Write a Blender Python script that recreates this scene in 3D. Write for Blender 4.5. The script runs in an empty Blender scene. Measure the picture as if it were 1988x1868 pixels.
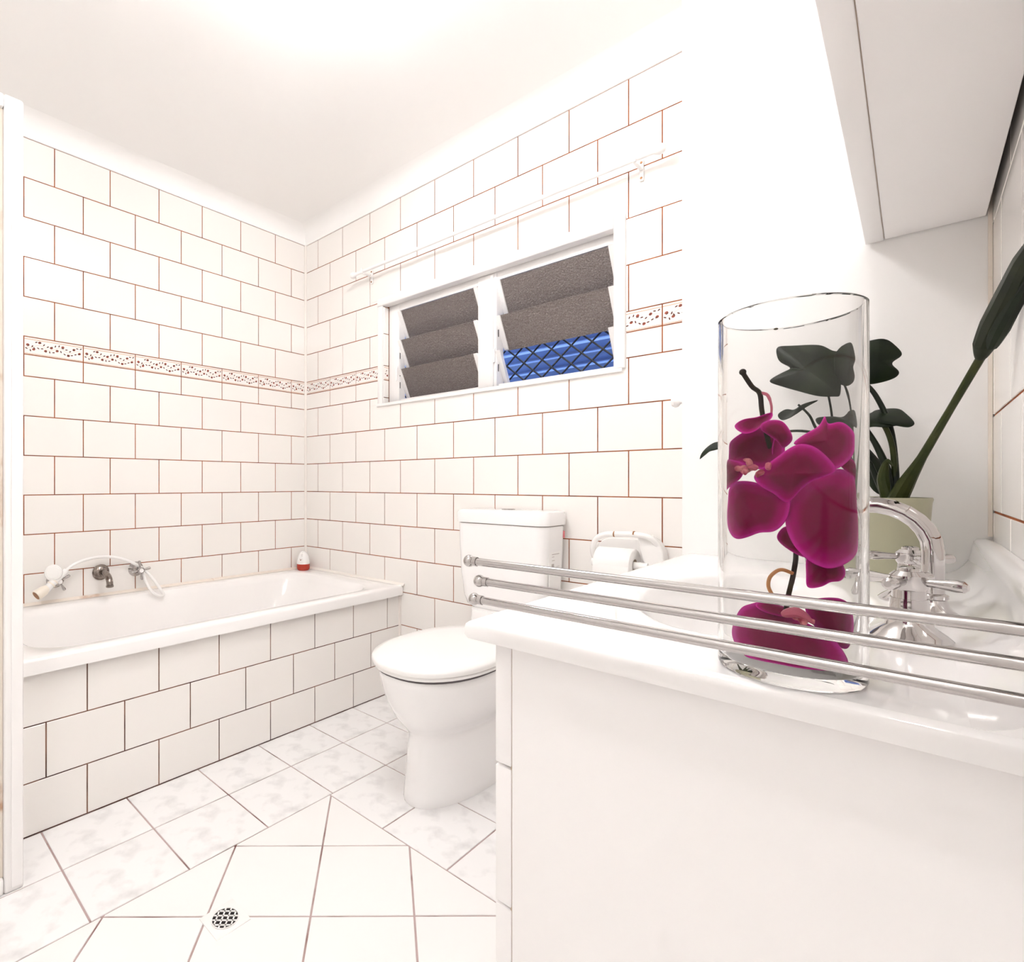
import bpy, bmesh, math, random
from mathutils import Matrix, Vector
random.seed(7)
S = bpy.context.scene
COL = S.collection
PI = math.pi

# ------------------------------------------------------------------ camera
CAM = Vector((2.355, -1.752, 0.9274)); YAW = -0.7812
FPX, CX, CY, FW, FH = 1034.45, 749.9, 938.6, 1988.0, 1868.0
cd = bpy.data.cameras.new('camera'); cam = bpy.data.objects.new('camera', cd); COL.objects.link(cam)
cam.location = CAM; cam.rotation_euler = (PI / 2, 0, -YAW)
cd.sensor_fit = 'HORIZONTAL'; cd.sensor_width = 36.0; cd.lens = FPX * 36.0 / FW
cd.shift_x = (FW / 2 - CX) / FW; cd.shift_y = (CY - FH / 2) / FW
cd.clip_start = 0.01; cd.clip_end = 50
S.camera = cam
S.cycles.use_light_tree = False; S.cycles.max_bounces = 10; S.cycles.diffuse_bounces = 8; S.cycles.transmission_bounces = 8; S.cycles.transparent_max_bounces = 12

# ------------------------------------------------------------------ world, exposure
w = bpy.data.worlds.new('world'); S.world = w; w.use_nodes = True
bg = w.node_tree.nodes['Background']
bg.inputs['Color'].default_value = (0.55, 0.70, 1.0, 1); bg.inputs['Strength'].default_value = 1.5
S.view_settings.view_transform = 'Standard'; S.view_settings.look = 'None'
S.view_settings.gamma = 1.0; S.view_settings.use_curve_mapping = False
S.view_settings.exposure = 1.38
BULB = 37.0; BULB2 = 78.0            # radiance of the ceiling bulbs

# pixel -> point on a plane of the room
_F = Vector((math.sin(YAW), math.cos(YAW), 0)); _R = Vector((math.cos(YAW), -math.sin(YAW), 0))
def ray(x, y): return _F + _R * ((x - CX) / FPX) - Vector((0, 0, 1)) * ((y - CY) / FPX)
def onX(x, y, X): d = ray(x, y); return CAM + d * ((X - CAM.x) / d.x)
def onY(x, y, Y): d = ray(x, y); return CAM + d * ((Y - CAM.y) / d.y)
def onZ(x, y, Z): d = ray(x, y); return CAM + d * ((Z - CAM.z) / d.z)

# ------------------------------------------------------------------ materials
def mat(name, col, rough=0.5, metal=0.0, spec=0.5, noise=None, bump=None, coat=0.0, trans=0.0, sss=0.0):
    m = bpy.data.materials.new(name); m.use_nodes = True
    nt = m.node_tree; b = nt.nodes['Principled BSDF']
    b.inputs['Base Color'].default_value = (*col, 1); b.inputs['Roughness'].default_value = rough
    b.inputs['Metallic'].default_value = metal; b.inputs['Specular IOR Level'].default_value = spec
    b.inputs['Coat Weight'].default_value = coat; b.inputs['Coat Roughness'].default_value = 0.08
    b.inputs['Transmission Weight'].default_value = trans
    if sss:
        b.inputs['Subsurface Weight'].default_value = sss; b.inputs['Subsurface Radius'].default_value = (0.01, 0.004, 0.006)
    if noise:                                    # (scale, second colour, low, high)
        tc = nt.nodes.new('ShaderNodeTexCoord'); n = nt.nodes.new('ShaderNodeTexNoise'); r = nt.nodes.new('ShaderNodeValToRGB')
        n.inputs['Scale'].default_value = noise[0]; n.inputs['Detail'].default_value = 6
        nt.links.new(tc.outputs['Object'], n.inputs['Vector']); nt.links.new(n.outputs['Fac'], r.inputs['Fac'])
        r.color_ramp.elements[0].position = noise[2]; r.color_ramp.elements[0].color = (*col, 1)
        r.color_ramp.elements[1].position = noise[3]; r.color_ramp.elements[1].color = (*noise[1], 1)
        nt.links.new(r.outputs['Color'], b.inputs['Base Color'])
    if bump:                                     # (scale, strength, distance)
        tc = nt.nodes.new('ShaderNodeTexCoord'); n = nt.nodes.new('ShaderNodeTexNoise'); bp = nt.nodes.new('ShaderNodeBump')
        n.inputs['Scale'].default_value = bump[0]; n.inputs['Detail'].default_value = 3
        bp.inputs['Strength'].default_value = bump[1]; bp.inputs['Distance'].default_value = bump[2]
        nt.links.new(tc.outputs['Object'], n.inputs['Vector']); nt.links.new(n.outputs['Fac'], bp.inputs['Height'])
        nt.links.new(bp.outputs['Normal'], b.inputs['Normal'])
    return m
def refr(name, ior, col=(1, 1, 1)):
    m = bpy.data.materials.new(name); m.use_nodes = True; nt = m.node_tree
    nt.nodes.remove(nt.nodes['Principled BSDF'])
    g = nt.nodes.new('ShaderNodeBsdfGlass'); g.inputs['IOR'].default_value = ior; g.inputs['Roughness'].default_value = 0.0
    g.inputs['Color'].default_value = (*col, 1)
    nt.links.new(g.outputs[0], nt.nodes['Material Output'].inputs['Surface']); return m
def thin_glass(name, tint=(0.985, 0.985, 0.98), edge=(0.80, 0.78, 0.76), gl=0.5):
    m = bpy.data.materials.new(name); m.use_nodes = True; nt = m.node_tree
    nt.nodes.remove(nt.nodes['Principled BSDF'])
    lw = nt.nodes.new('ShaderNodeLayerWeight'); lw.inputs['Blend'].default_value = 0.5
    def mth(op, a, b):
        n = nt.nodes.new('ShaderNodeMath'); n.operation = op; nt.links.new(a, n.inputs[0]); n.inputs[1].default_value = b; return n.outputs[0]
    p4 = mth('POWER', lw.outputs['Facing'], 5.0)
    cm = nt.nodes.new('ShaderNodeMix'); cm.data_type = 'RGBA'; cm.inputs[6].default_value = (*tint, 1); cm.inputs[7].default_value = (*edge, 1)
    nt.links.new(p4, cm.inputs[0])
    t = nt.nodes.new('ShaderNodeBsdfTransparent'); nt.links.new(cm.outputs[2], t.inputs['Color'])
    g = nt.nodes.new('ShaderNodeBsdfGlossy'); g.inputs['Roughness'].default_value = 0.0
    mx = nt.nodes.new('ShaderNodeMixShader'); nt.links.new(mth('ADD', mth('MULTIPLY', p4, gl), 0.008), mx.inputs[0])
    nt.links.new(t.outputs[0], mx.inputs[1]); nt.links.new(g.outputs[0], mx.inputs[2])
    nt.links.new(mx.outputs[0], nt.nodes['Material Output'].inputs['Surface']); return m
def emit(name, col, s):
    m = bpy.data.materials.new(name); m.use_nodes = True; nt = m.node_tree
    nt.nodes.remove(nt.nodes['Principled BSDF'])
    e = nt.nodes.new('ShaderNodeEmission'); e.inputs['Color'].default_value = (*col, 1); e.inputs['Strength'].default_value = s
    nt.links.new(e.outputs[0], nt.nodes['Material Output'].inputs['Surface']); return m

M = dict(
    tile=mat('cream_tile', (0.87, 0.84, 0.81), 0.12, spec=0.5, bump=(9, 0.05, 0.002)),
    grout=mat('stained_grout', (0.34, 0.085, 0.012), 0.9, noise=(14, (0.19, 0.042, 0.009), 0.42, 0.62)),
    pgrout=mat('panel_grout', (0.24, 0.11, 0.065), 0.9, noise=(11, (0.06, 0.018, 0.012), 0.42, 0.6)),
    fgrout=mat('floor_grout', (0.46, 0.35, 0.34), 0.9, noise=(7, (0.16, 0.06, 0.05), 0.50, 0.66)),
    ftile=mat('marbled_floor_tile', (0.88, 0.87, 0.87), 0.22, noise=(16, (0.66, 0.65, 0.65), 0.50, 0.80)),
    dtile=mat('plain_floor_tile', (0.88, 0.87, 0.86), 0.25),
    paint=mat('white_paint', (0.88, 0.87, 0.86), 0.6),
    ceil=mat('ceiling_paint', (0.93, 0.92, 0.91), 0.7),
    gloss=mat('white_gloss_paint', (0.88, 0.86, 0.85), 0.3),
    lam=mat('white_laminate', (0.89, 0.87, 0.865), 0.35),
    ceramic=mat('white_ceramic', (0.90, 0.885, 0.88), 0.06, coat=0.4),
    acrylic=mat('white_acrylic', (0.89, 0.87, 0.86), 0.12, coat=0.2),
    plastic=mat('white_plastic', (0.88, 0.865, 0.85), 0.25),
    oldplastic=mat('ivory_plastic', (0.82, 0.75, 0.66), 0.3),
    chrome=mat('chrome', (0.50, 0.475, 0.465), 0.05, metal=1.0),
    dullchrome=mat('worn_chrome', (0.30, 0.26, 0.235), 0.14, metal=1.0, noise=(60, (0.15, 0.11, 0.09), 0.5, 0.7)),
    dark=mat('dark_void', (0.012, 0.008, 0.008), 0.8),
    brown=mat('brown_stain', (0.22, 0.08, 0.03), 0.8),
    rust=mat('rusty_metal', (0.32, 0.15, 0.06), 0.5, metal=0.4),
    sil=mat('white_silicone', (0.86, 0.81, 0.76), 0.45),
    dirtysil=mat('stained_silicone', (0.80, 0.72, 0.64), 0.5, noise=(7, (0.42, 0.2, 0.08), 0.62, 0.74)),
    printleaf=mat('printed_leaf', (0.10, 0.022, 0.012), 0.35),
    printrose=mat('printed_rose', (0.30, 0.055, 0.025), 0.35),
    printline=mat('printed_line', (0.55, 0.25, 0.11), 0.4),
    printstem=mat('printed_stem', (0.60, 0.40, 0.32), 0.4),
    louvre=mat('obscure_glass', (0.17, 0.132, 0.115), 0.42, spec=0.6, trans=0.3, bump=(160, 0.9, 0.006), noise=(230, (0.31, 0.265, 0.245), 0.34, 0.66)),
    grille=mat('dark_grille', (0.02, 0.022, 0.03), 0.45),
    blue=mat('blue_corrugated_steel', (0.30, 0.43, 0.72), 0.5),
    paper=mat('tissue_paper', (0.90, 0.88, 0.865), 0.9),
    card_gap=mat('cardboard_gap_brown', (0.55, 0.45, 0.36), 0.9),  # roll core, and the gap strips of both cabinets
    red=mat('red_liquid_gel', (0.55, 0.03, 0.008), 0.1, trans=0.25, coat=0.5),
    petal=None, sage=mat('sage_glaze', (0.34, 0.33, 0.23), 0.35),
    soil=mat('soil', (0.025, 0.017, 0.01), 0.95, bump=(90, 0.8, 0.01)),
    leaf=mat('dark_leaf', (0.004, 0.008, 0.003), 0.45, spec=0.2, noise=(30, (0.008, 0.015, 0.004), 0.45, 0.65)),
    stalk=mat('green_stalk', (0.020, 0.028, 0.004), 0.45, spec=0.2, noise=(40, (0.035, 0.040, 0.008), 0.4, 0.7)),
    bud=mat('bud_sheath', (0.008, 0.012, 0.003), 0.45, spec=0.2, noise=(30, (0.016, 0.020, 0.006), 0.4, 0.7)),
    ostem=mat('orchid_stem', (0.016, 0.006, 0.004), 0.5, spec=0.2, noise=(60, (0.045, 0.035, 0.010), 0.5, 0.7)),
    root=mat('orange_root', (0.55, 0.25, 0.09), 0.5), lip=mat('orchid_lip', (0.62, 0.20, 0.22), 0.45, noise=(90, (0.35, 0.02, 0.06), 0.45, 0.6)),
    sepal=mat('pale_pink_sepal', (0.50, 0.10, 0.16), 0.45),
    mirror=mat('mirror', (0.9, 0.9, 0.9), 0.01, metal=1.0),
    glass=refr('vase_glass', 1.22, (0.99, 0.985, 0.98)),
    sglass=thin_glass('shower_glass'), ink=mat('label_ink', (0.45, 0.40, 0.39), 0.6), gapgrey=mat('seat_gap_shade', (0.10, 0.085, 0.09), 0.6), redink=mat('red_ink', (0.75, 0.2, 0.22), 0.6), greyink=mat('grey_ink', (0.45, 0.40, 0.38), 0.6),
    bulb=emit('lit_bulb', (1.0, 0.990, 0.985), BULB), bulb2=emit('lit_bulb_entry', (1.0, 0.990, 0.985), BULB2),
)
def petal_mat():
    m = mat('magenta_petal', (0.36, 0.0035, 0.125), 0.55, spec=0.12)
    nt = m.node_tree; b = nt.nodes['Principled BSDF']
    a = nt.nodes.new('ShaderNodeAttribute'); a.attribute_name = 'edge'
    n = nt.nodes.new('ShaderNodeTexNoise'); n.inputs['Scale'].default_value = 14
    ad = nt.nodes.new('ShaderNodeMath'); ad.operation = 'MULTIPLY_ADD'; ad.inputs[1].default_value = 0.16; ad.inputs[2].default_value = -0.08
    sm = nt.nodes.new('ShaderNodeMath'); sm.operation = 'ADD'
    r = nt.nodes.new('ShaderNodeValToRGB')
    nt.links.new(n.outputs['Fac'], ad.inputs[0]); nt.links.new(ad.outputs[0], sm.inputs[0]); nt.links.new(a.outputs['Fac'], sm.inputs[1])
    nt.links.new(sm.outputs[0], r.inputs['Fac']); nt.links.new(r.outputs['Color'], b.inputs['Base Color'])
    e = r.color_ramp.elements; e[0].position = 0.25; e[0].color = (0.17, 0.0004, 0.040, 1); e[1].position = 0.95; e[1].color = (0.56, 0.020, 0.30, 1)
    x = e.new(0.7); x.color = (0.36, 0.0014, 0.135, 1)
    return m
M['petal'] = petal_mat()

# ------------------------------------------------------------------ mesh helpers
class G:
    def __init__(s): s.v = []; s.f = []; s.mi = []
    def add(s, v, f, mi=0):
        o = len(s.v); s.v += [tuple(p) for p in v]; s.f += [tuple(i + o for i in q) for q in f]; s.mi += [mi] * len(f); return s
    def box(s, x0, x1, y0, y1, z0, z1, mi=0):
        v = [(x, y, z) for z in (z0, z1) for y in (y0, y1) for x in (x0, x1)]
        return s.add(v, [(0, 2, 3, 1), (4, 5, 7, 6), (0, 1, 5, 4), (2, 6, 7, 3), (0, 4, 6, 2), (1, 3, 7, 5)], mi)
    def rings(s, rs, cap0=True, cap1=True, mi=0, closed=True):
        n = len(rs[0]); v = [p for r in rs for p in r]; f = []
        for i in range(len(rs) - 1):
            for j in range(n if closed else n - 1):
                k = (j + 1) % n; f.append((i * n + j, i * n + k, (i + 1) * n + k, (i + 1) * n + j))
        if cap0: f.append(tuple(reversed(range(n))))
        if cap1: f.append(tuple((len(rs) - 1) * n + j for j in range(n)))
        return s.add(v, f, mi)
    def lathe(s, prof, n=24, c=(0, 0, 0), mi=0, cap0=True, cap1=True):
        rs = [[(c[0] + r * math.cos(2 * PI * j / n), c[1] + r * math.sin(2 * PI * j / n), c[2] + z) for j in range(n)] for r, z in prof]
        return s.rings(rs, cap0, cap1, mi)
    def tube(s, path, rad, n=10, mi=0, caps=True, flat=1.0):
        P = [Vector(p) for p in path]; rs = []
        rad = rad if isinstance(rad, (list, tuple)) else [rad] * len(P)
        up = None
        for i, p in enumerate(P):
            t = (P[min(i + 1, len(P) - 1)] - P[max(i - 1, 0)]).normalized()
            if up is None:
                up = Vector((0, 0, 1)) if abs(t.z) < 0.9 else Vector((1, 0, 0))
            a = (up - t * up.dot(t)).normalized(); b = t.cross(a); up = a
            rs.append([p + a * (rad[i] * math.cos(2 * PI * j / n)) + b * (rad[i] * flat * math.sin(2 * PI * j / n)) for j in range(n)])
        return s.rings(rs, caps, caps, mi)
    def sphere(s, c, r, n=16, m=10, mi=0, sz=1.0):
        return s.lathe([(max(r * math.sin(PI * i / m), 1e-4), -r * sz * math.cos(PI * i / m)) for i in range(m + 1)], n, c, mi)
    def prism(s, poly, axis, a, b, mi=0):         # poly: 2-D points; extruded along axis
        def P(p, d): return {'x': (d, p[0], p[1]), 'y': (p[0], d, p[1]), 'z': (p[0], p[1], d)}[axis]
        return s.rings([[P(p, a) for p in poly], [P(p, b) for p in poly]], True, True, mi)
def mesh(name, g, mats, bevel=0, seg=2, smooth=True, ang=35):
    me = bpy.data.meshes.new(name); me.from_pydata(g.v, [], g.f)
    for m in (mats if isinstance(mats, (list, tuple)) else [mats]): me.materials.append(M[m] if isinstance(m, str) else m)
    for p, i in zip(me.polygons, g.mi): p.material_index = i
    bm = bmesh.new(); bm.from_mesh(me)
    bmesh.ops.recalc_face_normals(bm, faces=bm.faces[:])
    if bevel:
        es = [e for e in bm.edges if len(e.link_faces) == 2 and e.calc_face_angle(0) > 0.6]
        bmesh.ops.bevel(bm, geom=es, offset=bevel, segments=seg, profile=0.5, affect='EDGES', clamp_overlap=True)
    bm.to_mesh(me); bm.free()
    if smooth:
        me.polygons.foreach_set('use_smooth', [True] * len(me.polygons)); me.set_sharp_from_angle(angle=math.radians(ang))
    return me
def link(name, me, parent=None, loc=(0, 0, 0), rot=None):
    o = bpy.data.objects.new(name, me); COL.objects.link(o); o.location = loc
    if rot is not None: o.rotation_euler = rot
    if parent: o.parent = parent
    return o
def part(name, g, mats, parent=None, loc=(0, 0, 0), rot=None, label=None, **k):
    o = link(name, mesh(name, g, mats, **k), parent, loc, rot)
    if label: o['label'] = label
    return o
def tag(o, label, cat=None, group=None, kind=None):
    o['label'] = label
    if cat: o['category'] = cat
    if group: o['group'] = group
    if kind: o['kind'] = kind
    return o
def thing(name, label, cat, loc=(0, 0, 0), rot=(0, 0, 0), group=None):
    o = link(name, None, None, loc, rot); o.empty_display_size = 0.05
    return tag(o, label, cat, group)
def structure(name, g, mats, label, cat, **k):
    o = part(name, g, mats, **k); return tag(o, label, cat, kind='structure')
def rrect(x0, x1, y0, y1, r, z, n=6):
    out = []
    for cx, cy, a in ((x1 - r, y1 - r, 0), (x0 + r, y1 - r, PI / 2), (x0 + r, y0 + r, PI), (x1 - r, y0 + r, 1.5 * PI)):
        for i in range(n + 1):
            t = a + PI / 2 * i / n; out.append((cx + r * math.cos(t), cy + r * math.sin(t), z))
    return out
def sell(cx, y0, y1, hw, z, e=2.3, n=48):
    cy = (y0 + y1) / 2; hh = (y1 - y0) / 2; out = []
    for i in range(n):
        a = 2 * PI * i / n; c, s_ = math.cos(a), math.sin(a)
        out.append((cx + hw * math.copysign(abs(c) ** (2 / e), c), cy + hh * math.copysign(abs(s_) ** (2 / e), s_), z))
    return out
def bez(pts, n=8):                                  # Catmull-Rom through points
    P = [Vector(p) for p in pts]; out = []
    for i in range(len(P) - 1):
        a, b, c, d = P[max(i - 1, 0)], P[i], P[i + 1], P[min(i + 2, len(P) - 1)]
        for k in range(n):
            t = k / n
            out.append(0.5 * ((2 * b) + (c - a) * t + (2 * a - 5 * b + 4 * c - d) * t * t + (3 * b - a - 3 * c + d) * t ** 3))
    out.append(P[-1]); return out
def frame(u, v, n, o): return Matrix(((u[0], v[0], n[0], o[0]), (u[1], v[1], n[1], o[1]), (u[2], v[2], n[2], o[2]), (0, 0, 0, 1)))

# ------------------------------------------------------------------ sizes
XR, YB, ZC = 2.441, -2.70, 2.29                      # right wall, wall behind, ceiling
XN, YN = 2.003, -0.503                               # nib wall
TW, TH, Z0 = 0.2, 0.1483, 2.07                       # wall tile pitch and the first joint line
ZT = Z0 + TH                                         # top of the tiling
GAP, TT = 0.0034, 0.006
BZ1, BZ0 = Z0 - 4 * TH, Z0 - 4 * TH - 0.067          # printed border

# ------------------------------------------------------------------ room shell
g = G().box(-0.1, -0.0018, YB, 0, 0, ZT, 0).box(-0.1, 0, YB, 0, ZT, ZC + 0.05, 1)
wall_left = structure('wall_left', g, ['grout', 'paint'], 'cream tiled wall along the bathtub with a printed border course', 'wall', smooth=False)
WX0, WX1, WZ0, WZ1 = 0.598, 1.690, 1.300, 1.782       # window opening
g = G()
for x0, x1, z0, z1 in ((-0.1, WX0, 0, ZT), (WX1, XR + 0.1, 0, ZT), (WX0, WX1, 0, WZ0), (WX0, WX1, WZ1, ZT)):
    g.box(x0, x1, 0.0018, 0.13, z0, z1, 0)
g.box(-0.1, XR + 0.1, 0, 0.13, ZT, ZC + 0.05, 1)
wall_back = structure('wall_back', g, ['grout', 'paint'], 'cream tiled wall with the louvre window above the toilet', 'wall', smooth=False)
g = G().box(XR + 0.0018, XR + 0.1, -1.75, YN, 0.75, ZT, 0).box(XR, XR + 0.1, -1.75, YN, 0, 0.75, 1).box(XR, XR + 0.1, -1.75, YN, ZT, ZC + .05, 1).box(XR, XR + 0.1, YB, -1.75, 0, ZC + .05, 1)
wall_right = structure('wall_right', g, ['grout', 'paint'], 'cream tiled wall behind the basin taps', 'wall', smooth=False)
structure('wall_nib', G().box(XN, XR + 0.1, YN, -0.0005, 0, ZC + .05), 'paint', 'smooth white painted wall end at the far side of the vanity', 'wall', bevel=0.002)
structure('wall_front', G().box(-0.1, XR + 0.1, YB - 0.1, YB, 0, ZC + .05), 'paint', 'plain white wall opposite the window', 'wall', smooth=False)
structure('ceiling', G().box(-0.1, XR + 0.1, YB - 0.1, 0.13, ZC, ZC + 0.1), 'ceil', 'plain white ceiling with a coved edge', 'ceiling', smooth=False)
floor = structure('floor', G().box(-0.1, XR + 0.1, YB - 0.1, 0.13, -0.1, -0.0022), 'fgrout', 'tiled floor, marbled squares framing a diagonal field', 'floor', smooth=False)
def cove(name, a, b, inward, label):                  # coved cornice between two wall points
    a, b, n = Vector(a), Vector(b), Vector(inward); R = 0.08; pr = [(0, ZT)]
    for i in range(7):
        t = PI / 2 * i / 6; pr.append((R - (R - 0.004) * math.cos(t), ZT + 0.001 + (ZC - ZT - 0.001) * math.sin(t)))
    pr.append((R, ZC)); pr.append((0, ZC))
    g = G().rings([[(p.x + n.x * d, p.y + n.y * d, z) for d, z in pr] for p in (a, b)])
    structure(name, g, 'ceil', label, 'cornice', ang=50)
cove('trim_1', (0.0002, YB, 0), (0.0002, 0, 0), (1, 0, 0), 'white coved cornice over the tiled bath wall')
cove('trim_2', (0, -0.0002, 0), (XN, -0.0002, 0), (0, -1, 0), 'white coved cornice over the window wall')

# ------------------------------------------------------------------ tiles
_cache = {}
def tile_mesh(w_, h_, mat_='tile', t=TT, name='tile'):
    key = (round(w_, 4), round(h_, 4), mat_, t)
    if key not in _cache:
        c = 0.0008; a, b = w_ / 2, h_ / 2
        g = G().rings([[(-a, -b, -t), (a, -b, -t), (a, b, -t), (-a, b, -t)], [(-a, -b, -c), (a, -b, -c), (a, b, -c), (-a, b, -c)],
                       [(-a + c, -b + c, 0), (a - c, -b + c, 0), (a - c, b - c, 0), (-a + c, b - c, 0)]], False, True)
        _cache[key] = mesh(name, g, mat_, smooth=False)
    return _cache[key]
def print_geo(u0, u1):                                # vine print on a border tile, tile centred at 0, for u in u0..u1
    rnd = random.Random(3); g = G(); z = 0.0003; H = (BZ1 - BZ0) / 2
    def ell(u, v, a, b, ang, mi):
        if not (u0 + a < u < u1 - a): return
        pts = [(u + a * math.cos(t) * math.cos(ang) - b * math.sin(t) * math.sin(ang), v + a * math.cos(t) * math.sin(ang) + b * math.sin(t) * math.cos(ang), z) for t in [2 * PI * k / 8 for k in range(8)]]
        g.add(pts, [tuple(range(8))], mi)
    wave = lambda u: 0.007 * math.sin(u * 2 * PI / 0.066)
    st = [(-0.094 + 0.188 * k / 40) for k in range(41)]; st = [u for u in st if u0 < u < u1]
    for a, b in zip(st, st[1:]):
        g.add([(a, wave(a) - 0.0005, z * .8), (b, wave(b) - 0.0005, z * .8), (b, wave(b) + 0.0005, z * .8), (a, wave(a) + 0.0005, z * .8)], [(0, 1, 2, 3)], 3)
    for k in range(10):                                # roses
        u = -0.088 + k * 0.0193; ell(u, wave(u) + (0.0095 if k % 2 == 0 else -0.0095), 0.0056, 0.0046, 0.4, 1)
    for k in range(30):                                # leaves
        u = -0.092 + k * 0.0063; sgn = 1 if k % 2 else -1
        ell(u, wave(u) + sgn * rnd.uniform(0.004, 0.013), 0.0047, 0.0022, rnd.uniform(-0.9, 0.9) + (0.5 * sgn), 0)
    for v in (H - 0.010, -H + 0.003):                  # rope lines with ticks
        g.add([(u0, v, z), (u1, v, z), (u1, v + 0.0016, z), (u0, v + 0.0016, z)], [(0, 1, 2, 3)], 2)
        k = u0
        while k < u1 - 0.003:
            g.add([(k, v + 0.0026, z), (k + 0.0008, v + 0.0026, z), (k + 0.0008, v + 0.0050, z), (k, v + 0.0050, z)], [(0, 1, 2, 3)], 2); k += 0.004
    return g
_pc = {}
def border_print(cut0, cut1):
    key = (round(cut0, 3), round(cut1, 3))
    if key not in _pc: _pc[key] = mesh('floral_print', print_geo(cut0, cut1), ['printleaf', 'printrose', 'printline', 'printstem'], smooth=False)
    return _pc[key]
def lay(parent, u, v, n, org, u0, u1, rows, phase, hole=None, mat_='tile'):
    """rows: list of (z0, z1, index, kind); tiles in the plane org + u*U + v*V."""
    for z0, z1, idx, kind in rows:
        ph = phase(idx); k = math.floor((u0 - ph) / TW)
        while ph + k * TW < u1 - 0.004:
            a, b = ph + k * TW + GAP / 2, ph + (k + 1) * TW - GAP / 2; k += 1
            full = (a, b); a, b = max(a, u0), min(b, u1)
            if b - a < 0.006: continue
            c0, c1 = z0 + GAP / 2, z1 - GAP / 2
            rects = [(a, b, c0, c1)]
            if hole and a < hole[1] and b > hole[0] and c0 < hole[3] and c1 > hole[2]:
                rects = []
                if c0 < hole[2]: rects.append((a, b, c0, hole[2]))
                if c1 > hole[3]: rects.append((a, b, hole[3], c1))
                m0, m1 = max(c0, hole[2]), min(c1, hole[3])
                if a < hole[0]: rects.append((a, hole[0], m0, m1))
                if b > hole[1]: rects.append((hole[1], b, m0, m1))
            for r in rects:
                if r[1] - r[0] < 0.006 or r[3] - r[2] < 0.006: continue
                cu, cv = (r[0] + r[1]) / 2, (r[2] + r[3]) / 2
                nm = 'border_tile' if kind == 'border' else 'tile'
                o = link(nm, tile_mesh(r[1] - r[0], r[3] - r[2], mat_, name=nm), parent)
                o.matrix_local = frame(u, v, n, [org[i] + u[i] * cu + v[i] * cv for i in range(3)])
                if kind == 'border':
                    fc = (full[0] + full[1]) / 2
                    p = link('floral_print', border_print(r[0] - fc, r[1] - fc), o); p.location = (fc - cu, 0, 0)
ROWS = []
for i in range(15):
    zt, zb = ZT - i * TH, ZT - (i + 1) * TH
    if i == 5: ROWS += [(BZ0, BZ1, i, 'border'), (zb, BZ0, i, 'tile')]
    else: ROWS.append((max(zb, 0.0), zt, i, 'tile'))
X_, Y_, Z_ = (1, 0, 0), (0, 1, 0), (0, 0, 1)
nx = lambda q: tuple(-k for k in q)
# bath wall: phase along +Y counted from the corner
lay(wall_left, Y_, Z_, X_, (0, 0, 0), YB + 0.002, -0.004, [r for r in ROWS if r[1] > 0.47], lambda i: -(0.1935 if i % 2 == 0 else 0.0935))
lay(wall_left, Y_, Z_, X_, (0, 0, 0), YB + 0.002, -1.505, [r for r in ROWS if 0.05 < r[1] <= 0.47], lambda i: -(0.1935 if i % 2 == 0 else 0.0935))
lay(wall_back, X_, Z_, nx(Y_), (0, 0, 0), 0.004, XN, ROWS, lambda i: (0.1066 if i % 2 == 0 else 0.2066), hole=(WX0 - 0.004, WX1 + 0.004, WZ0 - 0.004, WZ1 + 0.004))
lay(wall_right, nx(Y_), Z_, nx(X_), (XR, 0, 0), -YN + 0.004, 1.75, [r for r in ROWS if r[0] > 0.73], lambda i: 0.62 + (0.1 if i % 2 else 0))
g = G().prism([(0.0005, -0.0005), (0.010, -0.0005), (0.0095, -0.0045), (0.0045, -0.0095), (0.0005, -0.010)], 'z', 0.44, ZT)
structure('trim_3', g, 'sil', 'white sealant strip down the tiled corner', 'sealant')

structure('trim_7', G().box(XR - 0.005, XR - 0.0003, YN - 0.005, YN - 0.0003, 0.845, ZC - 0.002), 'dirtysil', 'stained sealant line in the corner behind the plant', 'sealant', smooth=False)

# floor tiles -----------------------------------------------------------------
def clip(poly, x0, x1, y0, y1):
    for ax, lim, sg in ((0, x0, 1), (0, x1, -1), (1, y0, 1), (1, y1, -1)):
        out = []
        for i, p in enumerate(poly):
            q = poly[i - 1]; dp, dq = (p[ax] - lim) * sg, (q[ax] - lim) * sg
            if (dp >= 0) != (dq >= 0):
                t = dq / (dq - dp); out.append((q[0] + (p[0] - q[0]) * t, q[1] + (p[1] - q[1]) * t))
            if dp >= 0: out.append(p)
        poly = out
        if len(poly) < 3: return []
    return poly
def area(p): return abs(sum(p[i - 1][0] * p[i][1] - p[i][0] * p[i - 1][1] for i in range(len(p)))) / 2
FG = 0.0042
def floor_tile(poly, m):
    if len(poly) < 3 or area(poly) < 2e-4: return
    cx, cy = sum(p[0] for p in poly) / len(poly), sum(p[1] for p in poly) / len(poly)
    def sh(p, d): r = Vector((p[0] - cx, p[1] - cy)); l = r.length; r *= max(l - d, 0) / l; return (r.x, r.y)
    g = G().rings([[(*sh(p, 0), -0.006) for p in poly], [(*sh(p, 0), -0.001) for p in poly], [(*sh(p, 0.0012), 0) for p in poly]], False, True)
    part('tile', g, m, floor, loc=(cx, cy, 0), smooth=False)
h = FG / 2; BX = 0.705
YJ = [0.0, -0.063, -0.285, -0.507, -0.731, -0.955, -1.175, -1.392, -1.612, -1.832, -2.052, -2.272, -2.492, YB]
XJ = [1.118, 1.339, 1.558, 1.778, 1.998]
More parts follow.
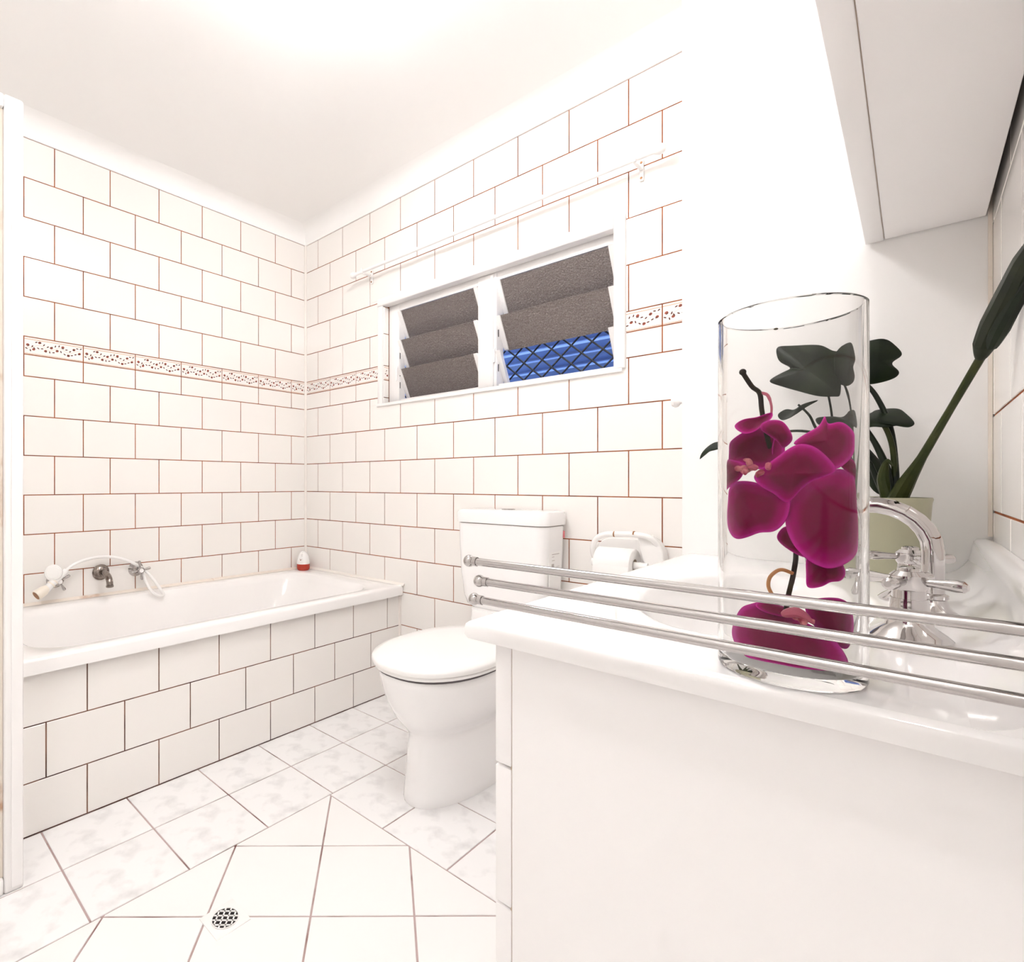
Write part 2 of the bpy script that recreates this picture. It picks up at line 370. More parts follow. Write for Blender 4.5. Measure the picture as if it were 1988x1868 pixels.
for a, b in zip(YJ, YJ[1:]):
    for x0, x1 in ((BX, 0.903), (0.903, 1.118)):
        if b < -1.7 and x1 < 0.92: continue
        floor_tile([(x0 + h, b + h), (x1 - h, b + h), (x1 - h, a - h), (x0 + h, a - h)], 'ftile')
    if a > -0.72:
        bb = -0.743 if b < -0.72 else b
        for x0, x1 in zip(XJ, XJ[1:]):
            floor_tile([(x0 + h, bb + h), (x1 - h, bb + h), (x1 - h, a - h), (x0 + h, a - h)], 'ftile')
DP = 0.3145                                            # diagonal pitch in x+y / x-y
DR = (1.276, 1.351, -1.227, -1.150)                    # floor waste cut-out
for i in range(-1, 12):
    for j in range(-9, 6):
        d0, s0 = 1.862 + i * DP, 0.066 + j * DP        # d = x - y, s = x + y
        e = h * 1.42
        d0, d1, s0, s1 = d0 + e, d0 + DP - e, s0 + e, s0 + DP - e
        p = [((d + s_) / 2, (s_ - d) / 2) for d, s_ in ((d0, s0), (d1, s0), (d1, s1), (d0, s1))]
        p = clip(p, 1.118 + h, XR - 0.001, YB + 0.001, -0.743 - h)
        if not p: continue
        floor_tile(p, 'dtile')
# floor waste
fw = thing('floor_waste', 'square white floor drain with a round barred grate', 'drain', (1.3135, -1.1885, 0.0))
part('frame_plate', G().box(-0.039, 0.039, -0.039, 0.039, -0.004, 0.0016), 'plastic', fw, bevel=0.0008)
part('drain_hole', G().lathe([(0.027, 0.0017), (0.027, 0.0021)], 32), 'dark', fw)
g = G()
for k in (-0.018, -0.006, 0.006, 0.018):
    L = math.sqrt(max(0.0272 ** 2 - k * k, 0)); c = math.cos(PI / 4)
    for sg in (1, -1):
        a, b = Vector((c, sg * c, 0)), Vector((-sg * c, c, 0)); n0 = b * k
        g.rings([[n0 - a * L + b * t + Vector((0, 0, z)) for t, z in ((-.0016, .002), (.0016, .002), (.0016, .0034), (-.0016, .0034))],
                 [n0 + a * L + b * t + Vector((0, 0, z)) for t, z in ((-.0016, .002), (.0016, .002), (.0016, .0034), (-.0016, .0034))]])
g2 = G().lathe([(0.0265, 0.0016), (0.0265, 0.0036), (0.0285, 0.0036), (0.0285, 0.0016)], 32, cap0=False, cap1=False)
part('grate', g, 'plastic', fw, smooth=False); part('grate_rim', g2, 'plastic', fw)

# ------------------------------------------------------------------ window
win = link('window_1', None, None, (WX0, 0, WZ0)); tag(win, 'white timber louvre window with two bays of obscure glass', 'window', kind='structure')
W0, H0 = WX1 - WX0, WZ1 - WZ0
def wp(name, g, m, parent=None, **k): return part(name, g, m, parent or win, **k)
def wbox(x0, x1, y0, y1, z0, z1): return G().box(x0 - WX0, x1 - WX0, y0, y1, z0 - WZ0, z1 - WZ0)
YF = 0.034                                             # front of the sash frame
wp('casing_side', wbox(0.567, 0.598, -0.007, 0.010, 1.292, 1.788), 'gloss', bevel=0.002)
wp('casing_side', wbox(1.662, 1.699, -0.012, 0.03, 1.296, 1.800), 'gloss', bevel=0.006, seg=3)
wp('casing_head', wbox(0.567, 1.662, -0.012, 0.030, 1.752, 1.792), 'gloss', bevel=0.005, seg=3)
wp('sill', wbox(0.560, 1.69, -0.010, 0.075, 1.286, 1.300), 'gloss', bevel=0.003)
wp('jamb', wbox(0.602, 0.668, YF, 0.075, 1.300, 1.782), 'gloss', bevel=0.003)
wp('jamb', wbox(1.650, 1.690, YF, 0.075, 1.300, 1.782), 'gloss', bevel=0.003)
wp('mullion', wbox(1.108, 1.196, YF - 0.006, 0.080, 1.300, 1.752), 'gloss', bevel=0.004)
wp('mullion_bead', wbox(1.172, 1.184, YF - 0.014, YF, 1.300, 1.745), 'gloss', bevel=0.002)
wp('head_rail', wbox(0.668, 1.650, YF, 0.075, 1.722, 1.782), 'gloss', bevel=0.003)
wp('bottom_rail', wbox(0.668, 1.650, YF + 0.01, 0.075, 1.300, 1.318), 'gloss', bevel=0.003)
# tiled reveal on the left
for z0, z1, idx, kind in ROWS:
    c0, c1 = max(z0, WZ0) + GAP / 2, min(z1, 1.75) - GAP / 2
    if c1 - c0 < 0.006: continue
    o = link('reveal_tile', tile_mesh(0.032, c1 - c0, name='reveal_tile'), win)
    o.matrix_local = frame(nx(Y_), Z_, nx(nx(X_)), (0.0045, 0.017, (c0 + c1) / 2 - WZ0)) if False else frame(Y_, Z_, X_, (0.0045, 0.018, (c0 + c1) / 2 - WZ0))
    if kind == 'border': link('floral_print', border_print(-0.05, -0.018), o, loc=(0.034, 0, 0))
wp('crack_line', wbox(0.600, 0.6035, YF - 0.003, YF + 0.002, 1.302, 1.752), 'brown')
# louvres: blades lean, top edge to the room
def blade(bx0, bx1, zc_, skip=False):
    hh, tl = 0.0705, math.radians(27); cy, cz = 0.062, zc_
    dy, dz = -math.sin(tl), math.cos(tl)
    if not skip:
        g = G(); a, b = bx0 + 0.012 - WX0, bx1 - 0.012 - WX0; t = 0.003; z = cz - WZ0
        pr = [(cy - dy * hh, z - dz * hh), (cy + dy * hh, z + dz * hh)]
        n_ = (-dz * t, dy * t)
        poly = [pr[0], pr[1], (pr[1][0] + n_[0], pr[1][1] + n_[1]), (pr[0][0] + n_[0], pr[0][1] + n_[1])]
        g.prism(poly, 'x', a, b)
        bl = wp('louvre_blade', g, 'louvre', smooth=False)
    for x0, x1 in ((bx0 - 0.001, bx0 + 0.018), (bx1 - 0.018, bx1 + 0.001)):
        h2 = hh * 0.98; z = cz - WZ0
        poly = [(cy - dy * h2 + 0.009, z - dz * h2), (cy + dy * h2 + 0.009, z + dz * h2), (cy + dy * h2 - 0.010, z + dz * h2), (cy - dy * h2 - 0.010, z - dz * h2)]
        wp('louvre_clip', G().prism(poly, 'x', x0 - WX0, x1 - WX0), 'gloss', bevel=0.001, seg=1)
LZ = [1.655, 1.522, 1.389]
for z in LZ: blade(0.668, 1.108, z)
blade(1.196, 1.650, LZ[0]); blade(1.196, 1.650, LZ[1] - 0.004); blade(1.196, 1.650, LZ[2] - 0.006, skip=True)
for x in (0.6735, 1.201):
    for z in (1.365, 1.42, 1.50): wp('lever_slot', wbox(x - 0.0015, x + 0.0015, YF - 0.0006, YF + 0.001, z, z + 0.028), 'dark', smooth=False)
    wp('lever', G().tube([(x - 0.014 - WX0, YF, 1.47 - WZ0), (x - 0.012 - WX0, YF - 0.012, 1.45 - WZ0), (x - 0.012 - WX0, YF - 0.012, 1.40 - WZ0)], 0.004, 8), 'gloss')
# security grille outside
g = G(); P = 0.075; zlo, zhi = 1.30, 1.78; rr = 0.0036; dx = 0.078
for k in range(-8, 24):
    for sg in (1, -1):
        xb = 0.60 + k * dx; n = 10; pts = []
        za = zlo
        # strand crossing the opening at a slope
        x0_, x1_ = xb, xb + sg * (zhi - zlo) * 1.15
        p = clip_seg = None
        t0, t1 = 0.0, 1.0
        for lim, s2 in ((0.60, 1), (1.69, -1)):
            f0, f1 = (x0_ - lim) * s2, (x1_ - lim) * s2
            if f0 < 0 and f1 < 0: t1 = -1
            elif f0 < 0: t0 = max(t0, f0 / (f0 - f1))
            elif f1 < 0: t1 = min(t1, f0 / (f0 - f1))
        if t1 - t0 < 0.05: continue
        f = lambda t: (x0_ + (x1_ - x0_) * t - WX0, 0.118 + 0.002 * sg, zlo + (zhi - zlo) * t - WZ0)
        g.tube([f(t0), f(t1)], rr, 6)
gr = wp('security_grille', g, 'grille', smooth=False); gr['label'] = 'dark diamond mesh security grille outside the glass'
# corrugated steel beyond
g = G(); prof = []
nz = 240; pitch = 0.062
for i in range(nz + 1):
    z = 0.3 + 2.6 * i / nz; prof.append((0.95 + 0.022 * math.sin(2 * PI * z / pitch), z))
pts = [(-1.6, y, z) for y, z in prof] + [(3.6, y, z) for y, z in prof]
n = nz + 1; fs = [(i, i + 1, n + i + 1, n + i) for i in range(nz)]
bk = [(x, y + 0.004, z) for x, y, z in pts]; fs2 = [(i + 2 * n, n + i + 2 * n, n + i + 1 + 2 * n, i + 1 + 2 * n) for i in range(nz)]
o = part('corrugated_fence', G().add(pts + bk, fs + fs2), 'blue', ang=60); tag(o, 'blue corrugated steel sheeting seen through the open louvre', 'fence')
tag(part('ground', G().box(-1.8, 3.8, 0.14, 1.3, -0.1, 0.3), mat('outdoor_ground', (0.12, 0.11, 0.10), 0.9), smooth=False), 'dark ground strip between window wall and blue fence', 'ground', kind='structure')

# ------------------------------------------------------------------ curtain rod
YR = -0.06
ra, rb = onY(690, 532, YR), onY(1270, 291, YR); zr = 1.9185
cr = thing('curtain_rod', 'thin white curtain rod on two brackets above the louvre window', 'curtain rod', (ra.x, YR, zr))
Lr = rb.x - ra.x
part('rod', G().tube([(0, 0, 0), (Lr, 0, 0)], 0.0075, 14), 'gloss', cr)
for x, sg in ((0, -1), (Lr, 1)):
    g = G().lathe([(0.001, -0.018), (0.010, -0.014), (0.0155, -0.004), (0.0155, 0.004), (0.011, 0.013), (0.008, 0.018), (0.008, 0.026)], 16)
    part('finial', g, 'gloss', cr, loc=(x + sg * 0.016, 0, 0), rot=(0, -sg * PI / 2, 0))
for x in (0.055, Lr - 0.055):
    g = G().box(-0.006, 0.006, 0.052, 0.059, -0.045, 0.020).box(-0.005, 0.005, -0.004, 0.054, -0.013, -0.008).box(-0.005, 0.005, -0.012, -0.008, -0.012, 0.012)
    b = part('bracket', g, 'gloss', cr, loc=(x, 0, 0), bevel=0.001, seg=1)
    for z in (-0.036, 0.012): part('screw', G().lathe([(0.0042, 0), (0.0035, 0.0015)], 10), 'rust', b, loc=(0, 0.052, z), rot=(PI / 2, 0, 0))

# ------------------------------------------------------------------ bathtub and its tiled front
ZR = 0.470
bt = thing('bathtub', 'long white acrylic bathtub built in along the tiled wall', 'bathtub', (0.36, -0.73, 0))
O = Vector((0.36, -0.73, 0))
def loc_(pts): return [(p[0] - O.x, p[1] - O.y, p[2]) for p in pts]
x0, x1, y0, y1 = 0.001, 0.727, -1.472, -0.001
R_ = [rrect(x0, x1, y0, y1, 0.006, 0.428), rrect(x0, x1, y0, y1, 0.006, 0.460), rrect(x0 + 0.003, x1 - 0.003, y0 + 0.003, y1 - 0.003, 0.008, 0.4675), rrect(x0 + 0.009, x1 - 0.010, y0 + 0.009, y1 - 0.009, 0.01, ZR)]
xi0, xi1, yi0, yi1 = 0.062, 0.672, -1.405, -0.105
for d, z, r, e in ((0.0, ZR - 0.001, 0.13, 0), (0.008, ZR - 0.006, 0.13, 0), (0.018, ZR - 0.03, 0.13, 0.01), (0.04, 0.30, 0.14, 0.06), (0.06, 0.17, 0.14, 0.12), (0.085, 0.125, 0.13, 0.18), (0.13, 0.11, 0.11, 0.24)):
    R_.append(rrect(xi0 + d, xi1 - d, yi0 + d, yi1 - d - e, r, z))
part('tub_shell', G().rings([loc_(r) for r in R_], False, True), 'acrylic', bt, ang=50)
part('waste_plug', G().lathe([(0.022, 0), (0.022, 0.003), (0.012, 0.005)], 20), 'chrome', bt, loc=(0.0, -0.48, 0.110))
bs = tag(part('bath_surround', G().box(0.690, BX - 0.0018, -1.472, -0.0005, 0.0, 0.428), 'pgrout', smooth=False), 'cream tiled front panel boxing in the bathtub', 'bath panel')
PR = [(0.288, 0.4275, 0, 'tile'), (0.1397, 0.288, 1, 'tile'), (-0.0085 + 0.009, 0.1397, 2, 'tile')]
lay(bs, Y_, Z_, X_, (BX, 0, 0), -1.470, -0.004, PR, lambda i: -(0.0804 if i % 2 == 0 else 0.1804))
structure('trim_4', G().prism([(0.0005, ZR - 0.001), (0.011, ZR - 0.001), (0.008, ZR + 0.005), (0.0005, ZR + 0.010)], 'y', -1.47, -0.0005), 'dirtysil', 'stained sealant bead where the bath meets the tap wall', 'sealant')
structure('trim_5', G().prism([(-0.0005, ZR - 0.001), (-0.011, ZR - 0.001), (-0.008, ZR + 0.005), (-0.0005, ZR + 0.010)], 'x', 0.0, 0.735), 'sil', 'pale sealant bead where the bath meets the window wall', 'sealant')
structure('trim_6', G().box(BX, BX + 0.008, -0.010, -0.0005, 0.002, 0.428), 'sil', 'pale sealant strip between bath panel and window wall', 'sealant')

# ------------------------------------------------------------------ bath taps, spout, hand shower
def cross_tap(t, scale=1.0, cap='ceramic', body='chrome', arms=0.3):
    s_ = scale
    part('escutcheon', G().lathe([(0.030 * s_, 0), (0.031 * s_, 0.003 * s_), (0.027 * s_, 0.007 * s_), (0.018 * s_, 0.014 * s_), (0.0145 * s_, 0.024 * s_), (0.0135 * s_, 0.040 * s_)], 28), body, t)
    hd = part('handle_hub', G().lathe([(0.0125 * s_, 0.038 * s_), (0.012 * s_, 0.048 * s_), (0.014 * s_, 0.051 * s_), (0.014 * s_, 0.062 * s_), (0.010 * s_, 0.066 * s_)], 24), body, t)
    for k in range(4):
        a = arms + k * PI / 2; d = Vector((math.cos(a), math.sin(a), 0))
        p = [d * r_ * s_ + Vector((0, 0, 0.0565 * s_)) for r_ in (0.010, 0.018, 0.026, 0.034, 0.0385, 0.041)]
        part('handle_arm', G().tube(p, [0.0036 * s_, 0.0040 * s_, 0.0050 * s_, 0.0060 * s_, 0.0056 * s_, 0.003 * s_], 12), body, hd)
    part('index_cap', G().lathe([(0.0085 * s_, 0.065 * s_), (0.0082 * s_, 0.069 * s_), (0.005 * s_, 0.0705 * s_)], 18), cap, hd)
tz = 0.556
p = onX(103, 1120, 0); t = thing('bath_tap', 'chrome cross-handle bath tap partly behind the white hand shower', 'tap', (0.0002, -1.192, tz), (0, PI / 2, 0), 'bath taps'); cross_tap(t, 1.0, arms=0.5)
t = thing('bath_tap', 'chrome cross-handle bath tap with the white hose looping below it', 'tap', (0.0002, -0.893, tz + 0.008), (0, PI / 2, 0), 'bath taps'); cross_tap(t, 1.0, arms=0.15)
sp = thing('bath_spout', 'worn chrome bath spout between the two bath taps', 'spout', (0.0002, -1.030, tz + 0.010))
part('wall_flange', G().lathe([(0.032, 0), (0.032, 0.004), (0.026, 0.010), (0.017, 0.016)], 28), 'dullchrome', sp, rot=(0, PI / 2, 0))
part('spout_pipe', G().tube(bez([(0.008, 0, 0), (0.05, 0, 0.002), (0.085, 0, -0.006), (0.104, 0, -0.022), (0.108, 0, -0.038)], 6), 0.0125, 16), 'dullchrome', sp)
part('spout_tip', G().lathe([(0.0105, -0.002), (0.014, 0), (0.014, 0.006), (0.0125, 0.008)], 16), 'dullchrome', sp, loc=(0.1085, 0, -0.046))
hs = thing('hand_shower', 'white plastic hand shower with hose arching over the bath spout', 'hand shower', (0.05, -1.25, 0.5))
H_ = Vector((0.05, -1.25, 0.5))
def hx(x, y, X): return tuple(onX(x, y, X) - H_)
hose = [hx(124, 1112, .055), hx(140, 1098, .05), hx(165, 1087, .042), hx(198, 1081, .035), hx(232, 1084, .030), hx(258, 1093, .030), hx(280, 1106, .045), hx(298, 1125, .075), hx(312, 1145, .090), hx(317, 1155, .093), hx(306, 1156, .092), hx(293, 1146, .088), hx(283, 1128, .070), hx(277, 1112, .040), hx(271, 1104, .022)]
part('hose', G().tube(bez(hose, 6), 0.0062, 10), 'plastic', hs)
c = onX(104, 1112, 0.075) - H_
hdr = part('spray_head', G().lathe([(0.012, -0.016), (0.024, -0.012), (0.030, -0.004), (0.030, 0.004), (0.026, 0.008)], 24), 'plastic', hs, loc=c, rot=(0.5, PI / 2 - 0.2, 0))
part('spray_plate', G().lathe([(0.0235, 0.008), (0.022, 0.0095)], 24), 'plastic', hdr)
part('handle', G().tube(bez([hx(128, 1108, .06), hx(112, 1122, .07), hx(98, 1136, .078), hx(88, 1147, .084)], 4), [0.011, 0.0115, 0.0125, 0.0135, 0.014, 0.0145, 0.0145, 0.014, 0.0138, 0.0136, 0.0135, 0.0135, 0.0135], 14), 'plastic', hs)
part('grip_ring', G().tube([hx(106, 1128, .0735), hx(104, 1130, .0745)], 0.0148, 14), 'oldplastic', hs)
part('grip_ring', G().tube([hx(100, 1134, .077), hx(98, 1136, .078)], 0.0152, 14), 'oldplastic', hs)
a, b = Vector(hx(92, 1142, .082)), Vector(hx(70, 1157, .092))
part('outlet_cup', G().tube([a, a.lerp(b, .3), a.lerp(b, .6), b], [0.013, 0.018, 0.019, 0.020], 18), 'oldplastic', hs)
part('outlet_mouth', G().tube([b, b + (b - a).normalized() * 0.0006], 0.016, 18), 'rust', hs)

# ------------------------------------------------------------------ air freshener on the bath corner
af = thing('air_freshener', 'egg-shaped white air freshener with red base on the bath corner', 'air freshener', (0.057, -0.058, ZR - 0.001))
part('gel_base', G().lathe([(0.028, 0), (0.033, 0.005), (0.035, 0.014), (0.0345, 0.034)], 28), 'red', af, label='clear red base')
part('cover', G().lathe([(0.0345, 0.034), (0.035, 0.040), (0.0335, 0.055), (0.029, 0.072), (0.021, 0.088), (0.011, 0.098), (0.002, 0.101)], 28), 'plastic', af, label='white egg shaped cover')
for k, (zz, r_) in enumerate(((0.093, 0.0165), (0.086, 0.0228), (0.079, 0.026))):
    part('vent_groove', G().tube([(r_ * math.cos(a_) * 1.01, r_ * math.sin(a_) * 1.01, zz - 0.006 * abs(math.sin(3 * (a_ - 5.35)))) for a_ in [4.9 + 0.15 * i for i in range(8)]], 0.0009, 6), 'greyink', af)
part('logo_mark', G().tube([(0.0345 * math.cos(5.10), 0.0345 * math.sin(5.10), 0.064), (0.0352 * math.cos(5.2), 0.0352 * math.sin(5.2), 0.055), (0.0325 * math.cos(5.42), 0.0325 * math.sin(5.42), 0.061)], [0.0006, 0.0022, 0.0006], 6), 'brown', af)

# ------------------------------------------------------------------ toilet
TX = 1.326
to = thing('toilet', 'white ceramic toilet with closed lid below the louvre window', 'toilet', (TX, -0.4, 0))
TO = Vector((TX, -0.4, 0))
def tl(pts): return [(p[0] - TO.x, p[1] - TO.y, p[2]) for p in pts]
sec = [(z, hw, -.69 + (.176 - hw) * 1.12, -.03) for z, hw in ((0.0, .1085), (0.006, .110), (0.03, .1075), (0.06, .1045), (0.13, .0985), (0.175, .0945), (0.192, .0945), (0.205, .101), (0.227, .119), (0.250, .134), (0.274, .1465), (0.305, .159), (0.336, .1675), (0.362, .173), (0.378, .1755))] + [(0.386, .172, -.686, -.034)]
part('pan', G().rings([tl(sell(TX, yf, yb, hw, z, 2.25)) for z, hw, yf, yb in sec]), 'ceramic', to, ang=60)
part('seat', G().rings([tl(sell(TX, -.694, -.20, hw, z, 2.3)) for z, hw in ((.3935, .176), (.395, .1795), (.402, .1805), (.404, .177))]), 'plastic', to, ang=40)
part('seat_shadow_gap', G().rings([tl(sell(TX, -.686, -.21, .170, z, 2.3)) for z in (.3855, .394)]), 'gapgrey', to)  # dark ring under the seat, the shade of the gap put into its colour
part('lid', G().rings([tl(sell(TX, yf, yb, hw, z, 2.3)) for z, hw, yf, yb in ((.4050, .178, -.696, -.19), (.4065, .1825, -.702, -.188), (.416, .184, -.704, -.186), (.423, .181, -.700, -.19), (.4285, .165, -.675, -.205), (.432, .12, -.60, -.25), (.433, .05, -.5, -.35))]), 'plastic', to, ang=50)
for sx in (-0.07, 0.07): part('hinge', G().tube([(sx - 0.018, 0.225, 0.405), (sx + 0.018, 0.225, 0.405)], 0.011, 12), 'plastic', to)
part('pan_neck', G().rings([tl(rrect(TX - a_, TX + a_, -0.185, -0.012, 0.03, z)) for a_, z in ((0.12, 0.36), (0.115, 0.42), (0.11, 0.478))]), 'ceramic', to, ang=50)
cs = [(.470, .118, -.135), (.476, .135, -.148), (.490, .152, -.158), (.520, .163, -.163), (.60, .173, -.167), (.70, .1775, -.169), (.783, .180, -.170)]
ci = part('cistern', G().rings([tl(rrect(TX - a_, TX + a_, yf, -0.010, 0.038, z, 8)) for z, a_, yf in cs]), 'ceramic', to, ang=50)
cs = [(.785, .178, -.168), (.787, .184, -.174), (.822, .185, -.175), (.830, .182, -.172), (.8335, .172, -.162)]
cl_ = part('cistern_lid', G().rings([tl(rrect(TX - a_, TX + a_, yf, -0.006, 0.036, z, 8)) for z, a_, yf in cs]), 'ceramic', to, ang=40)
part('lid_joint', G().rings([tl(rrect(TX - .176, TX + .176, -.166, -.012, .036, z, 8)) for z in (.782, .786)]), 'greyink', to)
part('flush_button', G().lathe([(0.024, 0.831), (0.024, 0.836), (0.021, 0.8375)], 28), 'chrome', to, loc=(0.0, 0.305, 0.0))
# stickers on the cistern side (no code reproduced)
st = part('spec_label', G().box(0.1755, 0.1775, 0.265, 0.345, 0.56, 0.70), 'plastic', to, smooth=False, label='small white spec sticker')
SX = 0.1779
def ink(y0_, y1_, z0_, z1_, m='ink'): part('label_print', G().box(SX - 0.0004, SX, y0_, y1_, z0_, z1_), m, st, smooth=False)
ink(0.285, 0.335, 0.690, 0.6925); ink(0.285, 0.300, 0.682, 0.684, 'greyink'); ink(0.285, 0.303, 0.670, 0.672, 'greyink'); ink(0.283, 0.298, 0.640, 0.660, 'greyink'); ink(0.315, 0.335, 0.648, 0.6495, 'greyink')
part('red_sticker', G().box(0.177, 0.1785, 0.360, 0.374, 0.742, 0.765), 'redink', to, smooth=False, label='tiny red sticker')
p = onY(1091, 1032, -0.004); o = part('wall_plug', G().lathe([(0.0055, 0), (0.0055, 0.006), (0.003, 0.0065)], 14), 'brown', loc=(p.x, 0.0005, p.z), rot=(PI / 2, 0, 0)); tag(o, 'small brown plug in the tile beside the cistern', 'wall plug')

# ------------------------------------------------------------------ toilet paper holder and roll
th = thing('toilet_roll_holder', 'white arched plastic toilet roll holder on the tiled wall', 'toilet roll holder', (1.70, -0.0005, 0.60))
HO = Vector((1.70, -0.0005, 0.60))
def hy(x, y, Y): return tuple(onY(x, y, Y) - HO)
part('back_plate', G().rings([[(p_[0] - 1.70, -d, p_[1] - 0.60) for p_ in [(q_[0], q_[1]) for q_ in rrect(1.600 + d * .3, 1.800 - d * .3, 0.585 + d * .3, 0.752 - d * .3, 0.06, 0)]] for d in (0.0, 0.008)]), 'plastic', th)
arch = [hy(1172, 1100, -.02), hy(1158, 1088, -.04), hy(1151, 1066, -.055), hy(1157, 1047, -.06), hy(1174, 1038, -.062), hy(1200, 1037, -.062), hy(1232, 1038, -.062), hy(1258, 1043, -.058), hy(1276, 1058, -.045), hy(1286, 1080, -.03)]
part('arch', G().tube(bez(arch, 5), 0.0088, 14), 'plastic', th)
poly = [(1236, 1040), (1258, 1041), (1275, 1052), (1286, 1070), (1289, 1090), (1284, 1112), (1258, 1112), (1246, 1085)]
part('cheek', G().rings([[hy(x, y, -.052) for x, y in poly], [tuple(Vector(hy(x, y, -.052)) + Vector((0, 0.045, 0))) for x, y in poly]]), 'plastic', th, bevel=0.005, seg=3)
for x in (1193, 1231): part('screw_slot', G().tube([Vector(hy(x, 1037, -.062)) + Vector((-.002, 0, 0)), Vector(hy(x, 1037, -.062)) + Vector((.002, 0, 0))], 0.0092, 12), 'rust', th)
part('spindle', G().tube([(-0.085, -0.058, 0.075), (0.085, -0.058, 0.075)], 0.012, 14), 'plastic', th)
tr = thing('toilet_roll', 'white toilet paper roll hanging in the arched holder', 'toilet roll', (1.692, -0.0585, 0.675))
g = G()
for r0, mi in ((0.051, 0),):
    ring = lambda r_, x: [(x, r_ * math.cos(2 * PI * j / 36), r_ * math.sin(2 * PI * j / 36)) for j in range(36)]
    g.rings([ring(0.019, -0.055), ring(0.050, -0.055), ring(0.051, -0.054), ring(0.051, 0.054), ring(0.050, 0.055), ring(0.019, 0.055)], False, False)
part('paper', g, 'paper', tr, ang=50)
part('core', G().rings([[(x, r_ * math.cos(2 * PI * j / 24), r_ * math.sin(2 * PI * j / 24)) for j in range(24)] for x, r_ in ((-0.055, 0.0185), (0.055, 0.0185), (0.055, 0.0205), (-0.055, 0.0205), (-0.055, 0.0185))], False, False), 'card_gap', tr)
part('loose_sheet', G().rings([[(x, y_, z_) for y_, z_ in ((-0.0515, 0.0), (-0.053, -0.02), (-0.052, -0.05), (-0.050, -0.075), (-0.0495, -0.075), (-0.0515, -0.05), (-0.0525, -0.02), (-0.051, 0.0))] for x in (-0.054, 0.054)]), 'paper', tr, ang=60)

# ------------------------------------------------------------------ robe hook on the nib wall
rh = thing('robe_hook', 'small white knob on the edge of the nib wall', 'hook', (XN - 0.0002, -0.475, 1.107), (0, -PI / 2, 0))
part('rose', G().lathe([(0.016, 0), (0.016, 0.003), (0.009, 0.006)], 20), 'gloss', rh)
part('knob', G().lathe([(0.006, 0.005), (0.006, 0.010), (0.012, 0.015), (0.0135, 0.021), (0.010, 0.027), (0.003, 0.029)], 20), 'gloss', rh)

# ------------------------------------------------------------------ shower screen and tray
ss = thing('shower_screen', 'white framed clear glass shower screen beside the bathtub', 'shower screen', (0.88, -1.99, 0.0))
part('corner_post', G().box(-0.016, 0.021, 0.484, 0.521, 0.0, 1.806), 'gloss', ss, bevel=0.005, seg=3)
part('post_cover', G().box(0.021, 0.0235, 0.497, 0.519, 0.01, 1.795), 'gloss', ss, bevel=0.001, seg=1)
part('top_rail', G().box(-0.014, 0.019, -0.60, 0.484, 1.776, 1.806), 'gloss', ss, bevel=0.004)
part('bottom_rail', G().box(-0.014, 0.019, -0.60, 0.484, 0.0, 0.035), 'gloss', ss, bevel=0.004)
part('glass_pane', G().box(-0.001, 0.004, -0.59, 0.484, 0.035, 1.776), 'sglass', ss, smooth=False)
part('seal_strip', G().box(-0.004, 0.008, 0.474, 0.4835, 0.035, 1.776), 'dirtysil', ss, smooth=False, label='brown stained glazing seal')
part('return_glass', G().box(-0.875, -0.016, 0.500, 0.505, 0.48, 1.776), 'sglass', ss, smooth=False)
part('return_rail', G().box(-0.875, -0.016, 0.492, 0.513, 1.776, 1.800), 'gloss', ss, bevel=0.003)
st_ = part('shower_tray', G().box(0.001, 0.862, -2.60, -1.505, -0.002, 0.06), 'acrylic', bevel=0.01); tag(st_, 'white shower tray behind the framed glass screen', 'shower tray')
structure('wall_dividing', G().box(0.0, 0.715, -1.504, -1.4735, 0.0, 0.475), 'paint', 'low white wall between bath end and shower', 'wall', smooth=False)

# ------------------------------------------------------------------ vanity cabinet
ZV = 0.780
YV0, YV1 = -1.284, YN - 0.0005
XV0 = 2.010
va = thing('vanity_cabinet', 'white laminate vanity cabinet with drawers under the basin top', 'cabinet', (2.24, -0.89, 0))
VO = Vector((2.24, -0.89, 0))
def vb(x0, x1, y0, y1, z0, z1): return G().box(x0 - VO.x, x1 - VO.x, y0 - VO.y, y1 - VO.y, z0, z1)
part('side_panel', vb(2.0565, XR - .001, -1.265, -1.249, 0.0, ZV - 0.021), 'lam', va, bevel=0.0008, seg=1)
part('carcass', vb(2.0565, XR - .001, -1.249, YV1, 0.10, ZV - 0.16), 'lam', va, smooth=False)
part('kick_board', vb(2.085, 2.10, -1.249, YV1, 0.0, 0.10), 'lam', va, smooth=False)
zs = [0.7575, 0.6275, 0.4800, 0.3325, 0.185, 0.085]
for a, b in zip(zs, zs[1:]):
    d = part('drawer_front', vb(2.0365, 2.0556, -1.265, -0.90, b + 0.003, a), 'lam', va, bevel=0.0012, seg=2)
    part('finger_pull', G().box(2.031 - VO.x, 2.0365 - VO.x, -1.20 - VO.y, -0.96 - VO.y, b + 0.004, b + 0.010), 'chrome', d, smooth=False)
part('drawer_gap_shade', vb(2.0540, 2.0566, -1.2635, -0.90, 0.085, 0.756), 'card_gap', va, smooth=False)  # brown strip behind the drawer fronts, painting in the shaded gap
for y0, y1 in ((-0.897, -0.70), (-0.697, -0.505)):
    d = part('door', vb(2.0365, 2.0545, y0, y1, 0.085, 0.7575), 'lam', va, bevel=0.0012)
    part('knob', G().lathe([(0.005, 0), (0.005, 0.012), (0.012, 0.018), (0.011, 0.026), (0.003, 0.029)], 16), 'chrome', d, loc=(2.0365 - VO.x, (y0 + 0.03 if y0 > -.75 else y1 - 0.03) - VO.y, 0.62), rot=(0, -PI / 2, 0))

